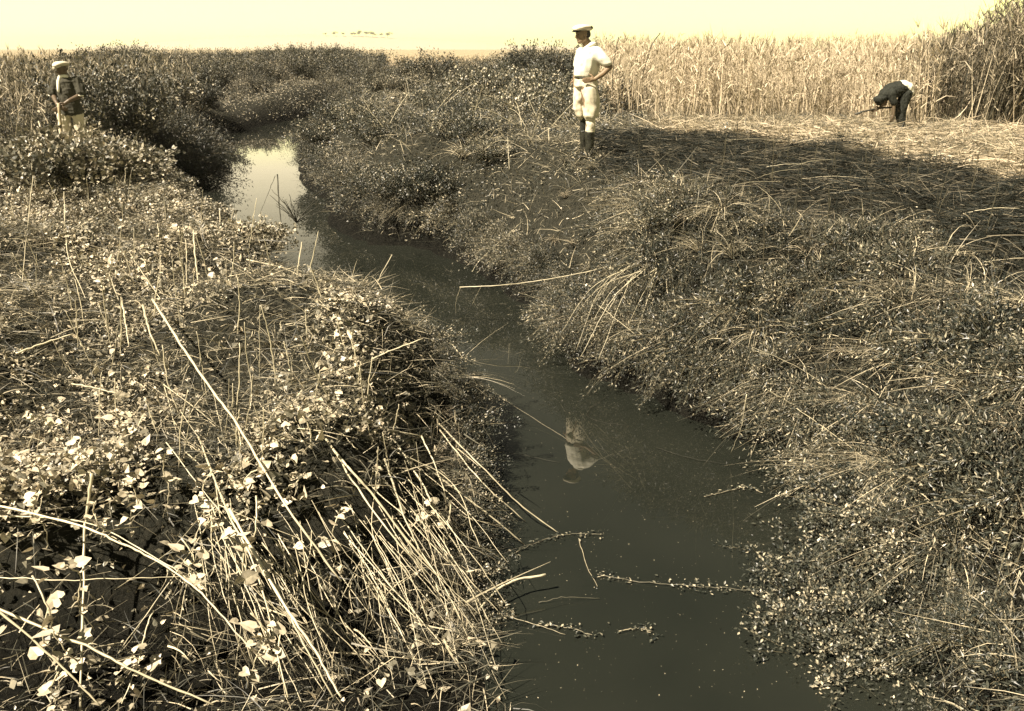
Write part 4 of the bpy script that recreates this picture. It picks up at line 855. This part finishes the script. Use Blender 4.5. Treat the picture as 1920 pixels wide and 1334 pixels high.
def cap(q, s, mat, parent, brim=True, brim_mat=None):
    o = blob('cap', [[(*q(-.045, 0, .070), .10*s, .10*s, .034*s), (*q(-.015, 0, .092), .110*s, .112*s, .030*s), (*q(.035, 0, .082), .095*s, .10*s, .022*s), (*q(.075, 0, .066), .06*s, .08*s, .016*s)],
                     [(*q(-.005, 0, .06), .088*s, .088*s, .025*s)]], mat, parent, .008, 3)
    if brim: blob('cap_brim', [[(*q(.06, -.045, .058), .028*s, .028*s, .007*s), (*q(.105, -.028, .050), .03*s, .03*s, .007*s), (*q(.118, 0, .047), .032*s, .032*s, .007*s), (*q(.105, .028, .050), .03*s, .03*s, .007*s), (*q(.06, .045, .058), .028*s, .028*s, .007*s), (*q(.08, 0, .055), .05*s, .05*s, .007*s)]], brim_mat or mat, o, .005, 2)
    return o

# --- the standing man. local frame: X right in view, Y away, Z up; he faces left (-X) turned a little to the camera
g = hit(1098, 293)
def man_standing():
    yw = math.pi+.45
    hc, q = head(-.085, -.02, 1.615, yw, .12)
    b = hc+[[(-.05, 0, 1.55, .055), (.0, 0, 1.47, .06), (.03, 0, 1.42, .07)],
            [(.02, .0, 1.40, .13, .12, .08), (-.02, 0, 1.2, .13, .13, .1), (-.03, 0, 1.0, .13, .13, .1)],
            [(.14, -.13, 1.38, .05), (.26, -.15, 1.26, .042), (.285, -.16, 1.21, .038)],                # near upper arm to the elbow
            [(.285, -.16, 1.21, .038), (.20, -.19, 1.13, .036), (.085, -.20, 1.055, .026)],
            [(-.10, .14, 1.38, .05), (-.12, .20, 1.2, .042), (-.16, .16, 1.05, .03)],
            [(-.02, -.07, .95, .09), (.03, -.08, .55, .05), (.045, -.08, .1, .035)], [(-.06, .08, .95, .09), (-.035, .07, .55, .045), (-.025, .07, .1, .035)]]
    b += hand((.085, -.20, 1.055), (-1, -.05, -.16), (0, -.15, 1), 1.2, .25, (0, 1, 0)) + hand((-.16, .16, 1.05), (.1, -.3, -1), (-1, 0, 0), 1, .4)
    body = blob('person', b, M['skin'], None, .0065, 2)
    eyes(q, 1, body)
    blob('hair', [[(*q(-.03, 0, .02), .083, .083, .06), (*q(-.05, 0, -.01), .07, .07, .05)]], M['hair'], body, .008, 2)
    cp = cap(q, 1.12, M['cream_cloth'], body, True, M['dark_cloth'])
    blob('cap_shade_band', [[(*q(-.085, -.06, .078), .045, .045, .022), (*q(-.095, 0, .08), .045, .045, .022), (*q(-.085, .06, .078), .045, .045, .022)], [(*q(0, 0, .055), .098, .098, .014)]], M['dark_cloth'], cp, .006, 2)  # shade at the back of the cap, put in as a dark cloth piece
    sh = blob('shirt', [[(.03, 0, 1.455, .085, .10, .035), (.03, 0, 1.40, .15, .17, .06), (.0, 0, 1.30, .175, .185, .09), (-.02, 0, 1.18, .175, .18, .09), (-.035, 0, 1.11, .165, .165, .05), (-.035, 0, 1.085, .155, .155, .02)],
                   [(.10, -.11, 1.39, .085, .085, .07), (.17, -.14, 1.32, .085, .08, .075), (.235, -.155, 1.255, .085, .075, .05)],
                   [(-.08, .12, 1.39, .08, .08, .07), (-.10, .19, 1.28, .075, .075, .07), (-.11, .21, 1.22, .07, .07, .04)],
                   [(-.06, -.08, 1.43, .03, .03, .03), (.0, -.1, 1.47, .03, .03, .02), (.06, -.06, 1.50, .035, .04, .02), (.07, .03, 1.50, .035, .04, .02)]], M['white_shirt'], body, .009, 3, wrinkle=.016, wscale=.17)
    blob('belt', [[(-.035, 0, 1.068, .158, .158, .014)]], M['leather'], body, .007, 1)
    blob('breeches', [[(-.035, 0, 1.05, .155, .155, .02), (-.025, -.01, .97, .16, .155, .06)],
                      [(.02, -.07, .92, .12, .12, .08), (.045, -.08, .80, .108, .115, .08), (.055, -.085, .66, .112, .115, .07), (.055, -.085, .585, .108, .10, .04), (.05, -.08, .53, .066, .066, .03)],
                      [(-.08, .06, .92, .10, .12, .08), (-.11, .05, .78, .085, .11, .08), (-.105, .05, .66, .088, .10, .06), (-.075, .06, .58, .07, .085, .04), (-.05, .07, .54, .05, .06, .03)]], M['cream_cloth'], body, .010, 2, wrinkle=.03, wscale=.16)
    blob('stocking', [[(.05, -.08, .54, .062, .062, .03), (.052, -.08, .46, .066, .066, .04), (.045, -.08, .36, .062, .062, .03)]], M['cream_cloth'], body, .008, 2, wrinkle=.015)
    blob('stocking', [[(-.03, .07, .55, .055), (-.03, .07, .36, .055)]], M['dark_cloth'], body, .008, 2)
    blob('boot', [[(.04, -.08, .36, .068, .068, .02), (.045, -.08, .2, .060, .060, .04), (.04, -.08, .08, .055, .055, .05)], [(.03, -.08, .04, .05, .045, .04), (-.09, -.14, .03, .045, .042, .03)]], M['leather'], body, .008, 2, wrinkle=.008)
    blob('boot', [[(-.03, .07, .36, .060, .060, .02), (-.025, .07, .2, .055, .055, .04), (-.02, .07, .08, .05, .05, .05)], [(-.02, .07, .04, .05, .045, .04), (-.14, .02, .03, .045, .042, .03)]], M['leather'], body, .008, 2, wrinkle=.008)
    return body
m1 = man_standing(); m1.location = (g[0], g[1], g[2]-.04); m1.scale = (1.03, 1.03, 1.04)
print('man1', g, tz(g[0], g[1]))
tag(m1, 'man standing hand on hip in white shirt, shade-darkened cap and pale knee breeches', 'person')

# --- the man on the left bank with a pale cap, hands on a tool handle
g2 = A(145, 312, 15.0)
def man_left():
    yw = math.pi+.95
    hc, q = head(.01, -.03, 1.56, yw, .25)
    wl, wr = (-.045, -.27, 1.04), (-.01, -.27, 1.0)
    b = hc+[[(.01, 0, 1.50, .055), (.03, 0, 1.42, .07)], [(.03, 0, 1.36, .14, .11, .08), (.02, 0, 1.1, .13, .12, .1), (.01, 0, .95, .13, .12, .1)],
            [(-.14, .02, 1.35, .05), (-.20, -.03, 1.17, .042), (-.09, -.2, 1.08, .03), (-.045, -.25, 1.04, .024)],
            [(.20, .02, 1.35, .05), (.25, -.05, 1.17, .042), (.12, -.2, 1.09, .032), (.02, -.25, 1.02, .024)],
            [(-.09, 0, .9, .08), (-.10, 0, .5, .06), (-.10, 0, .1, .04)], [(.11, 0, .9, .08), (.13, .02, .5, .06), (.13, .02, .1, .04)]]
    b += hand((-.055, -.25, 1.03), (.75, -.35, -.4), (.2, 0, 1), .6, .9, (0, 1, 0)) + hand((.03, -.25, 1.01), (-.8, -.3, -.4), (.1, 0, 1), .6, .9, (0, 1, 0))
    body = blob('person', b, M['dark_skin'], None, .0075, 2)
    eyes(q, 1, body)
    cap(q, .98, M['cream_cloth'], body)
    blob('jacket', [[(.03, 0, 1.43, .08, .08, .03), (.03, 0, 1.37, .16, .13, .06), (.03, 0, 1.22, .175, .14, .1), (.03, 0, 1.05, .165, .14, .1), (.03, 0, .92, .18, .15, .06), (.03, 0, .88, .175, .15, .03)],
                    [(-.12, .0, 1.38, .075), (-.17, -.01, 1.28, .075), (-.205, -.04, 1.20, .07)], [(.18, 0, 1.38, .075), (.24, -.01, 1.28, .078), (.255, -.05, 1.20, .072)]], M['grey_cloth'], body, .010, 3, wrinkle=.02)
    blob('cuff', [[(-.21, -.05, 1.165, .055, .055, .024)]], M['white_shirt'], body, .008, 1)
    blob('cuff', [[(.255, -.06, 1.165, .06, .06, .024)]], M['white_shirt'], body, .008, 1)
    blob('collar', [[(-.03, -.075, 1.44, .03), (-.05, -.10, 1.36, .03, .03, .05), (-.05, -.14, 1.26, .022, .022, .05)], [(.0, -.06, 1.46, .035), (.08, -.06, 1.455, .025)]], M['white_shirt'], body, .008, 2)
    blob('trousers', [[(.02, 0, .9, .16, .13, .06)], [(-.08, -.02, .85, .10, .11, .08), (-.11, -.02, .5, .085, .09, .08), (-.11, -.02, .1, .075, .08, .06)], [(.12, .02, .85, .09, .11, .08), (.14, .02, .5, .08, .085, .08), (.14, .02, .1, .07, .08, .06)]], M['cream_cloth'], body, .011, 3, wrinkle=.02)
    for sx in (-.11, .14): blob('boot', [[(sx, 0, .08, .05), (sx, 0, .04, .05), (sx-.05, -.12, .03, .042)]], M['leather'], body, .01, 2)
    return body
m2 = man_left(); m2.location = (g2[0], g2[1], tz(g2[0], g2[1])); print('man2', g2, tz(g2[0], g2[1]))
tag(m2, 'man in dark jacket and pale cap standing in weeds, hands on a tool handle', 'person')
t_ = empty('hoe', m2.location)
tubes_obj('handle', [dict(pts=[(-.005, -.30, 1.06), (-.03, -.30, .55), (-.06, -.31, .03)], r0=.022, r1=.02, sides=8, k=4, node=0, tone=.6)], M['wood'], t_)
blob('blade', [[(-.06, -.31, .03, .018), (-.10, -.36, .0, .05, .05, .012)]], M['iron'], t_, .006, 1)
tag(t_, 'pale wooden tool handle held upright by the man with the pale cap', 'hoe')

# --- the worker bent over at the right, seen from the side, head down to the left
g3 = hit(1678, 250)
def man_bending():
    hc, q = head(-.36, -.05, .66, math.pi+.3, 1.2)
    b = hc+[[(-.31, 0, .73, .055), (-.26, 0, .80, .06)], [(-.20, 0, .84, .14, .15, .12), (.0, 0, .92, .13, .14, .12), (.12, 0, .86, .13, .14, .11)],
            [(-.24, -.16, .82, .05), (-.17, -.18, .58, .04), (-.16, -.2, .38, .028)], [(-.24, .15, .80, .05), (-.28, .14, .58, .04), (-.36, .08, .50, .028)],
            [(.1, -.08, .80, .09), (.02, -.09, .46, .06), (.09, -.09, .1, .04)], [(.12, .09, .80, .09), (.05, .1, .46, .06), (.14, .1, .1, .04)]]
    b += hand((-.16, -.2, .37), (-.25, 0, -1), (-1, 0, 0), .8, .7) + hand((-.36, .08, .50), (-.9, 0, -.4), (0, 0, 1), .8, .8)
    body = blob('person', b, M['dark_skin'], None, .009, 2); eyes(q, 1, body)
    cap(q, 1.25, M['dark_cloth'], body)
    blob('waistcoat', [[(-.32, 0, .78, .12, .16, .13), (-.2, 0, .84, .16, .20, .17), (-.05, 0, .90, .15, .19, .15), (.04, 0, .90, .14, .17, .14)], [(-.24, -.16, .8, .095), (-.18, -.18, .62, .07)], [(-.24, .16, .8, .095), (-.26, .15, .62, .07)]], M['dark_cloth'], body, .012, 3, wrinkle=.02)
    blob('shirt_back', [[(.04, .0, .98, .11, .165, .085), (.14, .0, .93, .10, .17, .10), (.21, 0, .82, .06, .14, .09)]], M['white_shirt'], body, .01, 2, wrinkle=.012)
    blob('trousers', [[(.12, -.02, .80, .135, .16, .13)], [(.1, -.08, .78, .13, .10, .1), (.04, -.09, .46, .09, .085, .08), (.08, -.09, .12, .07, .07, .05)], [(.13, .09, .78, .12, .10, .1), (.07, .1, .46, .09, .085, .08), (.14, .1, .12, .07, .07, .05)]], M['dark_cloth'], body, .012, 3, wrinkle=.02)
    blob('boot', [[(.08, -.09, .08, .06), (.08, -.09, .04, .055), (-.05, -.1, .03, .045)]], M['leather'], body, .01, 2)
    blob('boot', [[(.14, .1, .08, .06), (.14, .1, .04, .055), (.02, .08, .03, .045)]], M['leather'], body, .01, 2)
    return body
m3 = man_bending(); m3.location = (g3[0], g3[1], g3[2]); m3.scale = (.88, .88, .88); print('man3', g3, tz(g3[0], g3[1]))
tag(m3, 'worker in dark waistcoat bent double over cut straw before the reeds', 'person')
t3 = empty('tool', m3.location); t3.scale = m3.scale
tubes_obj('handle', [dict(pts=[(-.12, 0, .52), (-.4, .08, .49), (-.72, .1, .42)], r0=.018, r1=.016, sides=8, k=4, node=0, tone=.2)], M['dark_cane'], t3)
blob('tool_head', [[(-.72, .1, .42, .02), (-.80, .12, .38, .06, .03, .02)]], M['iron'], t3, .008, 1)
tag(t3, 'long dark handled tool held out level by the bent worker', 'tool')
# ---------------------------------------------------------------- the air
for k, o in SH.items():
    if k not in used_sh:
        for c in list(o.children): bpy.data.objects.remove(c)
        bpy.data.objects.remove(o)
if HZ_ON:
    m, nt, b, out = mat_new('haze'); nt.nodes.remove(b)
    pv = N(nt, 'ShaderNodeVolumePrincipled'); pv.inputs['Color'].default_value = (1, .95, .8, 1); pv.inputs['Density'].default_value = .00025; pv.inputs['Anisotropy'].default_value = .2
    nt.links.new(pv.outputs[0], out.inputs['Volume'])
    x0, y0, z0, x1, y1, z1 = -5000, -6000, -2.5, 5000, 6000, 60
    hv = np.array([(x, y, z) for x in (x0, x1) for y in (y0, y1) for z in (z0, z1)], float)
    hb = mesh_obj('haze', hv, np.array([[0, 1, 3, 2], [4, 6, 7, 5], [0, 4, 5, 1], [2, 3, 7, 6], [0, 2, 6, 4], [1, 5, 7, 3]]), m, smooth=False); hb['kind'] = 'stuff'
    hb['label'] = 'thin pale haze over the flat fields'; hb['category'] = 'haze'
